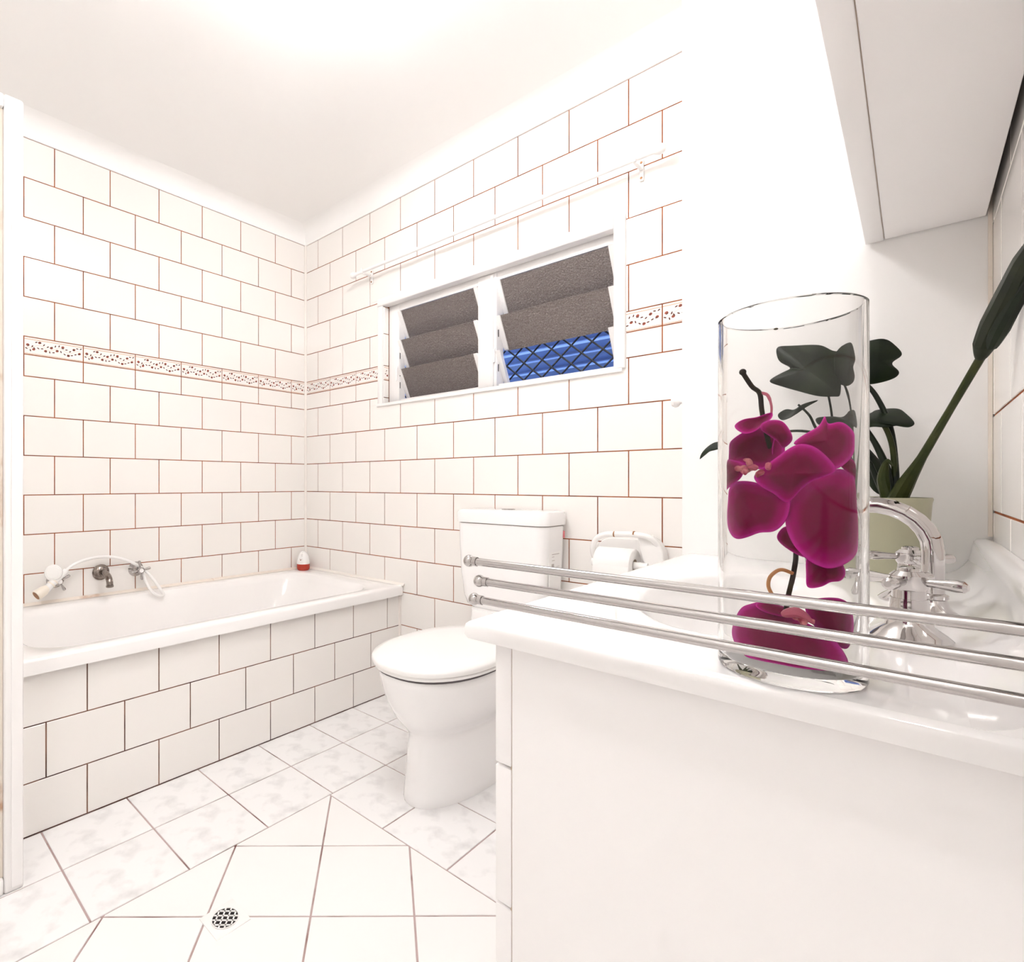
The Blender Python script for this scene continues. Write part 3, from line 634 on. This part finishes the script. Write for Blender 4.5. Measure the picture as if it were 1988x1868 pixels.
# basin top: one moulded sheet with an oval bowl and a coved upstand along the wall
bx, by, ba, bb = 2.205, -0.925, 0.118, 0.225
vt = thing('vanity_basin', 'white moulded vanity top with oval basin and curved upstand', 'basin', (2.24, -0.89, ZV))
BO = Vector((2.24, -0.89, ZV))
N = 72
def edge_pt(a):                                        # where the ray from the bowl centre meets the slab outline
    c, s_ = math.cos(a), math.sin(a); x1_ = XR - 0.062; best = 9
    if c > 1e-6: best = min(best, (x1_ - bx) / c)
    if c < -1e-6: best = min(best, (XV0 + 0.008 - bx) / c)
    if s_ > 1e-6: best = min(best, (YV1 - by) / s_)
    if s_ < -1e-6: best = min(best, (YV0 + 0.008 - by) / s_)
    return (bx + c * best, by + s_ * best)
angs = [2 * PI * i / N for i in range(N)]
for cx_, cy_ in ((XR - 0.062, YV1), (XV0 + 0.008, YV1), (XV0 + 0.008, YV0 + 0.008), (XR - 0.062, YV0 + 0.008)):   # snap to the corners
    a = math.atan2(cy_ - by, cx_ - bx) % (2 * PI); i = min(range(N), key=lambda k: abs(angs[k] - a)); angs[i] = a
outer = [edge_pt(a) for a in angs]
rs = [[(p_[0] - BO.x, p_[1] - BO.y, 0.0) for p_ in outer]]
for f, z in ((1.06, 0.0), (1.02, -0.0015), (0.98, -0.006), (0.93, -0.022), (0.84, -0.062), (0.68, -0.103), (0.45, -0.126), (0.2, -0.133), (0.12, -0.134)):
    rs.append([(bx + ba * f * math.cos(a) - BO.x, by + bb * f * math.sin(a) - BO.y, z) for a in angs])
g = G().rings(rs, False, True)
# rounded lip along the front and the near end
lip = [(0.0, 0.0), (0.004, -0.0010), (0.0070, -0.0035), (0.008, -0.0075), (0.008, -0.015), (0.0055, -0.0195), (0.0, -0.0205), (-0.03, -0.0205)]
path = [((XV0 + 0.008, YV1), (-1, 0)), ((XV0 + 0.008, YV0 + 0.008), (-0.7071, -0.7071)), ((XR - 0.0005, YV0 + 0.008), (0, -1))]
rr_ = []
for (px, py), d in path:
    k = 1.4142 if abs(d[0] * d[1]) > 0.1 else 1.0
    rr_.append([(px + d[0] * o_ * k - BO.x, py + d[1] * o_ * k - BO.y, z) for o_, z in lip])
g.rings(rr_, False, False, closed=False)
# coved upstand on the wall side
pr = [(XR - 0.062, 0.0)]
for i in range(1, 8):
    t = PI / 2 * i / 7; pr.append((XR - 0.062 + 0.040 * math.sin(t), 0.046 * (1 - math.cos(t))))
pr += [(XR - 0.0205, 0.056), (XR - 0.016, 0.0605), (XR - 0.0005, 0.0615), (XR - 0.0005, -0.02)]
g.rings([[(x - BO.x, y - BO.y, z) for x, z in pr] for y in (YV1, YV0 + 0.008)], True, True)
part('top', g, 'ceramic', vt, ang=50)
part('waste', G().lathe([(0.020, -0.1335), (0.020, -0.131), (0.012, -0.130)], 20), 'chrome', vt, loc=(bx - BO.x, by - BO.y, 0))

# basin taps and spout
TXX = 2.351
t = thing('basin_tap', 'chrome cross-handle basin tap on the vanity side nearer the glass vase', 'tap', (TXX, -1.045, ZV - 0.0002), (0, 0, 0), 'basin taps'); cross_tap(t, 0.98, cap='chrome', arms=-0.35)
t = thing('basin_tap', 'chrome cross-handle basin tap beside the sage plant pot', 'tap', (TXX, -0.815, ZV - 0.0002), (0, 0, 0), 'basin taps'); cross_tap(t, 0.98, cap='chrome', arms=0.25)
bs_ = thing('basin_spout', 'chrome gooseneck basin spout between the two basin taps', 'spout', (2.369, -0.925, ZV - 0.0002))
part('base_bell', G().lathe([(0.026, 0), (0.0255, 0.003), (0.019, 0.009), (0.0125, 0.016), (0.011, 0.022), (0.0125, 0.0235), (0.0125, 0.027), (0.0095, 0.029)], 28), 'chrome', bs_)
pth = [(0, 0, 0.025), (0, 0, 0.05), (0, 0, 0.074)]
for i in range(1, 15):
    a = PI * 1.08 * i / 14; pth.append((-0.050 + 0.050 * math.cos(a), 0, 0.074 + 0.049 * math.sin(a)))
part('neck', G().tube(pth, [0.0092] * len(pth), 16), 'chrome', bs_)
part('outlet', G().tube([pth[-1], tuple(Vector(pth[-1]) + Vector((0.002, 0, -0.014)))], 0.0108, 16), 'chrome', bs_)

# ------------------------------------------------------------------ wall cabinet over the basin
wc = thing('wall_cabinet', 'white wall-hung mirror cabinet above the vanity', 'cabinet', (2.37, -1.0, 1.348))
WO = Vector((2.37, -1.0, 1.348))
def wb(x0, x1, y0, y1, z0, z1): return G().box(x0 - WO.x, x1 - WO.x, y0 - WO.y, y1 - WO.y, z0 - WO.z, z1 - WO.z)
part('carcass', wb(2.3185, XR - 0.007, -1.455, YN - 0.003, 1.344, 1.95), 'lam', wc, bevel=0.0008, seg=1)
part('back_gap_strip', wb(XR - 0.007, XR - 0.0003, -1.40, YN - 0.02, 1.40, 1.46), 'dark', wc, smooth=False)  # black strip across the gap between cabinet and wall
for y0, y1 in ((-1.455, -1.262), (-1.259, YN - 0.003)):
    d = part('door', wb(2.2940, 2.3176, y0, y1, 1.342, 1.95), 'lam', wc, bevel=0.0015)
    part('mirror_pane', wb(2.2925, 2.2939, y0 + 0.012, y1 - 0.012, 1.356, 1.938), 'mirror', d, smooth=False)
part('door_gap_shade', wb(2.3158, 2.3186, -1.453, YN - 0.004, 1.346, 1.948), 'card_gap', wc, smooth=False)  # shade between doors and carcass, coloured in as a brown strip

# ------------------------------------------------------------------ swivel towel rail
YT = -1.337
ends = [(911, 1089, YT), (931, 1128, YT - 0.001), (921, 1163, YT + 0.001)]
PV = Vector((XR - 0.022, YT, 0))
tr_ = thing('towel_rail', 'chrome swivel towel rail with three arms beside the vanity', 'towel rail', (XR, YT, 0.83))
TR0 = Vector((XR, YT, 0.83))
zz = []
for x, y, Y in ends:
    e_ = onY(x, y, Y); zz.append(e_.z); ex = e_.x
    a = Vector((PV.x, YT, e_.z)) - TR0; b = e_ - TR0
    arm = part('arm', G().tube([a, b], 0.0036, 16), 'chrome', tr_)
    part('end_ball', G().sphere(tuple(b), 0.0057, 18, 12), 'chrome', arm)
    part('collar', G().tube([b + Vector((0.005, 0, 0)), b + Vector((0.009, 0, 0))], 0.0044, 16), 'chrome', arm)
    part('pivot_sleeve', G().lathe([(0.0075, -0.006), (0.0075, 0.006)], 20, tuple(a)), 'chrome', arm)
part('pivot_post', G().tube([Vector((PV.x, YT, min(zz) - 0.02)) - TR0, Vector((PV.x, YT, max(zz) + 0.02)) - TR0], 0.0055, 16), 'chrome', tr_)
part('wall_bracket', wb(0, 0, 0, 0, 0, 0) and G().box(-0.006, -0.0005, -0.014, 0.014, min(zz) - 0.03 - 0.83, max(zz) + 0.03 - 0.83), 'chrome', tr_, bevel=0.002)
for z in (min(zz) - 0.018, max(zz) + 0.018): part('bracket_arm', G().box(-0.028, -0.005, -0.006, 0.006, z - 0.003 - 0.83, z + 0.003 - 0.83), 'chrome', tr_, bevel=0.001)

# ------------------------------------------------------------------ potted plant
PC = Vector((2.318, -0.622, ZV))
pp = thing('potted_plant', 'dark green potted plant with a tall leaning bud stalk behind the spout', 'plant', PC)
def pl(x, y, Y): return onY(x, y, Y) - PC
part('pot', G().lathe([(0.046, 0), (0.049, 0.003), (0.056, 0.118), (0.0575, 0.123), (0.0565, 0.126), (0.0525, 0.126), (0.0515, 0.108)], 36, cap1=False), 'sage', pp, label='sage green ceramic pot', ang=40)
part('soil', G().lathe([(0.0515, 0.100), (0.0516, 0.108), (0.02, 0.111)], 30), 'soil', pp)
def stem(name, pts, rad, m='stalk', n=6):
    P = bez(pts, n); k = len(P) - 1
    r = [rad[0] + (rad[1] - rad[0]) * i / k for i in range(k + 1)] if len(rad) == 2 else [rad[min(int(i / n), len(rad) - 1)] + (rad[min(int(i / n) + 1, len(rad) - 1)] - rad[min(int(i / n), len(rad) - 1)]) * ((i % n) / n) for i in range(k + 1)]
    return part(name, G().tube(P, r, 10), m, pp)
stem('bud_stalk', [pl(1735, 985, -.62), pl(1757, 942, -.625), pl(1790, 888, -.65), pl(1845, 795, -.70), pl(1908, 688, -.76)], [0.013, 0.0105, 0.0055, 0.0042, 0.0045])
stem('sheath', [pl(1728, 975, -.61), pl(1715, 930, -.61), pl(1722, 895, -.615), pl(1733, 905, -.62)], [0.010, 0.008, 0.003, 0.001], 'stalk')
stem('bud', [pl(1903, 697, -.757), pl(1913, 668, -.77), pl(1932, 625, -.80), pl(1962, 565, -.85), pl(1992, 500, -.91), pl(2030, 430, -.98)], [0.0045, 0.011, 0.0125, 0.0115, 0.009, 0.002], 'bud')
stem('bud', [pl(1925, 672, -.775), pl(1940, 640, -.80), pl(1975, 575, -.85), pl(2010, 520, -.90)], [0.006, 0.009, 0.008, 0.002], 'leaf')
def leaf(name, base, tip, side, width, cup=0.006, droop=0.0, notch=0.0, m='leaf', nu=9, nv=7, e1=0.62, e2=0.75, ripple=0.0):
    ph = (Vector(base).x * 997 + Vector(tip).z * 571) % 6.28
    b, t = Vector(base), Vector(tip); ax = t - b; L = ax.length; ax.normalize()
    sd = (Vector(side) - ax * ax.dot(Vector(side))).normalized(); nm = ax.cross(sd)
    v = []; f = []; ed = []
    for i in range(nu + 1):
        s_ = i / nu; wd = width / 2 * (math.sin(PI * min(s_ ** e1, 1)) ** e2 if 0 < s_ < 1 else 0.02)
        for j in range(nv + 1):
            q = 2 * j / nv - 1
            p_ = b + ax * (L * s_ - notch * L * (abs(q) ** 1.5) * (1 - s_) ** 3) + sd * (wd * q) + nm * (cup * (q * q) - droop * s_ * s_ + ripple * math.sin(5 * s_ + 2.6 * q + ph) * (0.3 + abs(q)))
            v.append(tuple(p_)); ed.append(max(abs(q) ** 2, s_ ** 4) if 0 < s_ else 0)
    for i in range(nu):
        for j in range(nv):
            a = i * (nv + 1) + j; f.append((a, a + 1, a + nv + 2, a + nv + 1))
    me = mesh(name, G().add(v, f), m, ang=180)
    at = me.attributes.new('edge', 'FLOAT', 'POINT')
    if len(me.vertices) == len(ed): at.data.foreach_set('value', ed)
    return me
def outline_surface(name, pts, m, place, bulge=0.006, ripple=0.0012, rings=5, n=3):
    """curved sheet inside a closed outline; place(x, y, depth) gives the point, depth runs towards the viewer side."""
    P = [Vector((x, y, 0)) for x, y in pts]; L = len(P); out = []
    for i in range(L):
        a, b, c, d = P[i - 1], P[i], P[(i + 1) % L], P[(i + 2) % L]
        for k in range(n):
            t = k / n
            out.append(0.5 * ((2 * b) + (c - a) * t + (2 * a - 5 * b + 4 * c - d) * t * t + (3 * b - a - 3 * c + d) * t ** 3))
    c = sum(out, Vector((0, 0, 0))) / len(out); K = len(out); out = [c + (p_ - c) * 1.075 for p_ in out]; v = []; ed = []; f = []
    ph = (c.x * 0.37 + c.y * 0.11) % 6.28
    v.append(place(c.x, c.y, bulge)); ed.append(0)
    for r in range(1, rings + 1):
        t = r / rings
        for i, p_ in enumerate(out):
            q = c + (p_ - c) * t
            v.append(place(q.x, q.y, bulge * (1 - t * t) + ripple * t * math.sin(i * 6.28 * 3 / K + ph))); ed.append(t ** 2.2)
    for i in range(K): f.append((0, 1 + i, 1 + (i + 1) % K))
    for r in range(rings - 1):
        for i in range(K):
            a = 1 + r * K + i; b = 1 + r * K + (i + 1) % K; f.append((a, a + K, b + K, b))
    me = mesh(name, G().add(v, f), m, ang=180); at = me.attributes.new('edge', 'FLOAT', 'POINT')
    if len(me.vertices) == len(ed): at.data.foreach_set('value', ed)
    return me
def solid(o, t=0.0008):
    md = o.modifiers.new('thickness', 'SOLIDIFY'); md.thickness = t; md.offset = 0
    sb = o.modifiers.new('smooth', 'SUBSURF'); sb.levels = 1; sb.render_levels = 1
    return o
def pleaf(base, tip, side, width, **k): return solid(link('leaf', leaf('leaf', base, tip, side, width, **k), pp), 0.0009)
CRP = lambda p_: (1340 + p_[0] / 1.48, 524 + p_[1] / 1.48)
def oleaf(pts, Y, bulge, lean=0.0, ripple=0.002):
    ym = sum(CRP(p_)[1] for p_ in pts) / len(pts)
    o = link('leaf', outline_surface('leaf', [CRP(p_) for p_ in pts], 'leaf', lambda x, y, d: tuple(pl(x, y, Y - d + lean * (ym - y) / 1300)), bulge, ripple), pp)
    return solid(o, 0.0009)
oleaf([(225, 318), (268, 294), (292, 282), (262, 268), (250, 250), (252, 226), (300, 222), (385, 218), (432, 232), (470, 238), (473, 290), (470, 350), (440, 357), (380, 357), (320, 345), (265, 332)], -.590, 0.014, 0.5)
oleaf([(452, 250), (480, 220), (530, 204), (560, 203), (582, 216), (606, 245), (576, 268), (597, 290), (585, 308), (540, 322), (500, 325), (462, 310)], -.606, 0.012, -0.4)
oleaf([(383, 425), (440, 420), (485, 422), (520, 412), (535, 404), (590, 400), (615, 415), (638, 440), (620, 452), (590, 447), (560, 452), (520, 450), (485, 462), (440, 450), (395, 445)], -.600, 0.010, 1.6)
oleaf([(250, 415), (275, 400), (300, 402), (330, 385), (381, 374), (345, 391), (310, 412), (285, 425), (262, 430)], -.592, 0.003, 0.6)
oleaf([(29, 543), (35, 525), (55, 505), (78, 495), (112, 500), (78, 516), (55, 522), (38, 535)], -.575, 0.003, 0.5, 0.001)
pleaf(pl(1725, 965, -.575), pl(1672, 860, -.56), (1, .2, .2), 0.030, cup=0.006, droop=0.01)
stem('leaf_stem', [pl(1690, 900, -.59), pl(1640, 855, -.585), pl(1560, 836, -.585), pl(1480, 845, -.580), pl(1412, 862, -.575)], [0.003, 0.0015], 'leaf')
stem('leaf_stem', [pl(1660, 880, -.59), pl(1600, 838, -.585), pl(1578, 806, -.585), pl(1552, 785, -.59)], [0.003, 0.0018], 'leaf')
stem('leaf_stem', [pl(1690, 900, -.585), pl(1645, 840, -.58), pl(1632, 790, -.58), pl(1620, 748, -.585)], [0.003, 0.002], 'leaf')
stem('leaf_stem', [pl(1730, 975, -.615), pl(1722, 915, -.605), pl(1703, 868, -.60), pl(1680, 830, -.60)], [0.0065, 0.003], 'leaf')
stem('leaf_stem', [pl(1738, 975, -.61), pl(1738, 910, -.60), pl(1728, 830, -.59), pl(1700, 768, -.585), pl(1670, 735, -.585)], [0.005, 0.003], 'leaf')
stem('leaf_stem', [pl(1722, 975, -.60), pl(1700, 925, -.59), pl(1690, 900, -.59)], [0.005, 0.003], 'leaf')
stem('leaf_stem', [pl(1738, 960, -.605), pl(1733, 870, -.60), pl(1712, 820, -.60), pl(1690, 815, -.60)], [0.004, 0.003], 'stalk')

# ------------------------------------------------------------------ vase with water and the sunken orchid
VC = Vector((2.285, -1.2345, ZV)); VR, VH = 0.047, 0.2805
RI, ZBI, ZW = VR - 0.0028, 0.009, 0.2715               # inner radius, inside floor, height limit for the spray
NV = 64
vz = thing('glass_vase', 'tall clear glass cylinder vase standing on the vanity edge', 'vase', VC)
prof = [(0.001, 0.0004), (VR - 0.006, 0.0004), (VR - 0.0015, 0.0012), (VR, 0.004), (VR, VH - 0.0012), (VR - 0.0014, VH), (RI, VH - 0.0012), (RI, ZBI + 0.004), (RI - 0.0015, ZBI + 0.001), (RI - 0.005, ZBI), (0.001, ZBI)]
part('glass_wall', G().lathe(prof, NV), 'glass', vz)
orc = thing('orchid_spray', 'magenta orchid spray standing inside the clear glass vase', 'orchid', VC + Vector((0, 0, ZBI)))
OB = VC + Vector((0, 0, ZBI))
wdir = Vector((CAM.x - VC.x, CAM.y - VC.y, 0)).normalized(); udir = Vector((-wdir.y, wdir.x, 0))
MAG = 1.0
def op(x, y, d=0.0):
    u = (x - 1542) / 3140 / MAG; z = CAM.z - (y - CY) / (2483 * (1 + d / 0.45))
    z = max(z, ZV + ZBI + 0.003); u = max(-.0400, min(.0400, u))
    r = math.hypot(u, d)
    if r > RI - 0.0035 and abs(d) > 1e-6: d *= math.sqrt(max((RI - 0.0035) ** 2 - u * u, 0)) / abs(d)
    return VC + udir * u + wdir * d + Vector((0, 0, z - ZV)) - OB
def opet(fl, x0, y0, d0, x1, y1, d1, wpx, side=None, cup=0.004, droop=0.0, m='petal', e1=0.80, e2=0.58):
    b, t = op(x0, y0, d0), op(x1, y1, d1)
    ax = (t - b).normalized(); sd = side if side else ax.cross(wdir)
    horiz = abs(Vector(sd).normalized().dot(udir)); sc = 3140 * MAG * horiz + 2483 * (1 - horiz)
    me = leaf('petal', b, t, sd, wpx / sc, cup=cup, droop=droop, m=m, nu=12, nv=8, e1=e1, e2=e2, ripple=0.0016)
    for v in me.vertices:                                # keep every petal inside the glass
        q = Vector((v.co.x, v.co.y)); mx = RI - 0.0022
        if q.length > mx: q *= mx / q.length; v.co.x, v.co.y = q.x, q.y
        v.co.z = min(max(v.co.z, 0.0015), ZW - ZBI - 0.004)
    o = link('petal', me, fl); solid(o, 0.0006); return o
part('stem', G().tube(bez([op(1450, 716, .004), op(1468, 744, .002), op(1484, 760, 0), op(1489, 800, -.002), op(1505, 870, -.01), op(1540, 960, -.016), op(1556, 1060, -.012), op(1552, 1110, -.006), op(1541, 1158, -.004), op(1536, 1195, -.004)], 5), 0.0018, 10), 'ostem', orc)
part('stem_tip', G().sphere(tuple(op(1449, 713, .004)), 0.0026, 12, 8), 'ostem', orc)
part('bract', G().tube(bez([op(1484, 758, 0), op(1500, 764, .002), op(1508, 786, .003), op(1507, 808, .004)], 5), [0.0012] * 8 + [0.0009] * 8, 8, flat=0.5), 'sepal', orc)
part('aerial_root', G().tube(bez([op(1550, 1112, -.004), op(1526, 1107, 0), op(1506, 1122, .002), op(1502, 1142, .003), op(1511, 1160, .004)], 6), 0.0014, 10), 'root', orc)
part('floating_fleck', G().sphere(tuple(VC + udir * -0.008 + Vector((0, 0, ZW - 0.002)) - OB), 0.0016, 10, 6, sz=0.5), 'ostem', orc)
def flower(x, y, d, r):
    c_ = op(x, y, d); g = G().sphere(tuple(c_), r, 14, 10, sz=0.8)
    g.tube([c_, c_ + wdir * r * 1.2 + Vector((0, 0, -r * .4)), c_ + wdir * r * 1.9 + Vector((0, 0, -r * 1.1))], [r * .8, r * .6, r * .2], 10)
    g.tube([c_ - udir * r * .4, c_ - udir * r * 1.5 + wdir * r * .5], [r * .6, r * .2], 8); g.tube([c_, c_ + udir * r * 1.6 + wdir * r * .6], [r * .6, r * .2], 8)
    return part('flower', g, 'lip', orc, label='orchid flower with pink lip')
CC = lambda p_: (1380 + p_[0] / 5.847, 1140 + p_[1] / 5.847)
def petal(fl, pts, d0, bulge, lean=0.0, conv=CRP, m='petal', ripple=0.0012):
    px_ = [conv(p_) for p_ in pts]; ym = sum(p_[1] for p_ in px_) / len(px_)
    def place(x, y, d):
        v = op(x, y, d0 + d + lean * (y - ym) / 2483); q = Vector((v.x, v.y)); mx = RI - 0.0022
        if q.length > mx: q *= mx / q.length
        return (q.x, q.y, min(max(v.z, 0.0015), ZW - ZBI - 0.004))
    return solid(link('petal', outline_surface('petal', px_, m, place, bulge, ripple), fl), 0.0006)
A = flower(1458, 910, .016, 0.0038)
for k in range(6):
    a_ = 0.9 * k; c_ = op(1440 + 13 * k, 908 + 9 * math.sin(2.1 * k), .018)
    part('lip_fold', G().tube(bez([c_, c_ + udir * 0.003 * math.cos(a_) + Vector((0, 0, 0.003 * math.sin(a_))) + wdir * .002, c_ + udir * 0.006 * math.cos(a_ + .5) + Vector((0, 0, 0.005 * math.sin(a_ + .5)))], 4), [0.0022, 0.0024, 0.0024, 0.0022, 0.002, 0.0018, 0.0014, 0.001, 0.0005], 8), 'sepal' if k % 2 else 'lip', A)
petal(A, [(107, 520), (120, 490), (165, 462), (215, 450), (265, 470), (282, 505), (275, 545), (230, 570), (180, 560), (140, 548), (110, 548)], -.002, -0.010, 0.3)
petal(A, [(142, 440), (165, 422), (205, 418), (240, 408), (250, 412), (246, 425), (225, 440), (200, 458), (170, 462)], .010, -0.003, 0.8)
petal(A, [(225, 438), (250, 430), (280, 435), (300, 460), (308, 485), (295, 502), (280, 508), (268, 490), (240, 470), (222, 455)], .013, 0.004, -0.3)
petal(A, [(262, 470), (285, 490), (283, 520), (262, 545), (250, 520)], -.006, -0.003)
petal(A, [(92, 560), (108, 543), (140, 548), (165, 560), (160, 590), (140, 610), (105, 632), (93, 600)], .008, 0.004, 0.5)
petal(A, [(118, 640), (135, 615), (180, 612), (230, 625), (290, 648), (297, 680), (285, 720), (255, 750), (215, 755), (180, 770), (150, 776), (128, 755), (113, 715), (112, 675)], .008, 0.008, 0.5)
petal(A, [(205, 592), (235, 565), (275, 535), (320, 507), (360, 512), (395, 540), (420, 575), (400, 590), (360, 605), (330, 630), (295, 665), (260, 640), (225, 620)], .017, 0.007, -0.3)
B = flower(1600, 985, -.012, 0.0036)
petal(B, [(318, 500), (345, 478), (388, 456), (404, 430), (412, 452), (445, 448), (475, 470), (484, 500), (470, 540), (430, 570), (405, 555), (380, 525), (350, 508)], -.008, 0.004, 0.3)
petal(B, [(443, 560), (455, 542), (475, 548), (495, 570), (504, 600), (490, 598), (462, 580)], -.006, 0.003)
petal(B, [(297, 680), (310, 650), (350, 610), (400, 588), (445, 582), (486, 600), (502, 640), (504, 690), (496, 735), (486, 780), (455, 820), (410, 842), (365, 830), (330, 800), (305, 760), (296, 720)], .004, 0.013, 0.4)
petal(B, [(267, 765), (285, 742), (305, 745), (330, 790), (345, 820), (310, 808), (275, 785)], .000, 0.003, -0.4)
petal(B, [(355, 820), (395, 830), (440, 828), (453, 858), (440, 880), (415, 885), (390, 900), (355, 905), (352, 870)], .000, 0.004, 0.5)
Cc = flower(1570, 1198, .006, 0.0042)
petal(Cc, [(300, 590), (330, 430), (400, 300), (520, 245), (620, 215), (740, 235), (880, 270), (1000, 330), (1150, 390), (1300, 450), (1430, 540), (1535, 740), (1440, 870), (1300, 930), (1100, 1010), (800, 960), (600, 920), (450, 830), (350, 720)], .004, 0.006, 0.75, CC)
petal(Cc, [(1150, 150), (1250, 110), (1400, 80), (1540, 85), (1630, 160), (1660, 330), (1620, 560), (1500, 560), (1300, 430), (1180, 300)], -.010, 0.005, -0.3, CC)
petal(Cc, [(560, 240), (640, 190), (800, 210), (960, 240), (960, 330), (800, 330), (640, 300)], -.006, 0.003, 0.8, CC)
part('lip_fold', G().tube(bez([op(1530, 1194, .004), op(1560, 1188, .008), op(1590, 1205, .008)], 5), [0.002, 0.003, 0.0035, 0.004, 0.004, 0.004, 0.0035, 0.003, 0.002, 0.0015, 0.001], 10), 'sepal', Cc)

# ------------------------------------------------------------------ ceiling light
def ceiling_light(lx, ly, label, spots, mat_):
    cl = thing('ceiling_light', label, 'ceiling light', (lx, ly, ZC)); hw = max(abs(p_[0]) for p_ in spots) + 0.085
    part('base_plate', G().box(-hw, hw, -hw, hw, -0.022, -0.0002), 'plastic', cl, bevel=0.008)
    for dx_, dy_ in spots:
        hb = part('lamp_holder', G().lathe([(0.040, -0.022), (0.036, -0.036)], 24, (dx_, dy_, 0)), 'plastic', cl)
        part('bulb', G().sphere((dx_, dy_, -0.072), 0.045, 16, 9), mat_, hb)
ceiling_light(1.46, -1.06, 'square white ceiling light with four round lit bulbs', [(-.085, -.085), (-.085, .085), (.085, -.085), (.085, .085)], 'bulb')
ceiling_light(2.20, -2.20, 'small white ceiling light with a single lit bulb', [(0, 0)], 'bulb2')
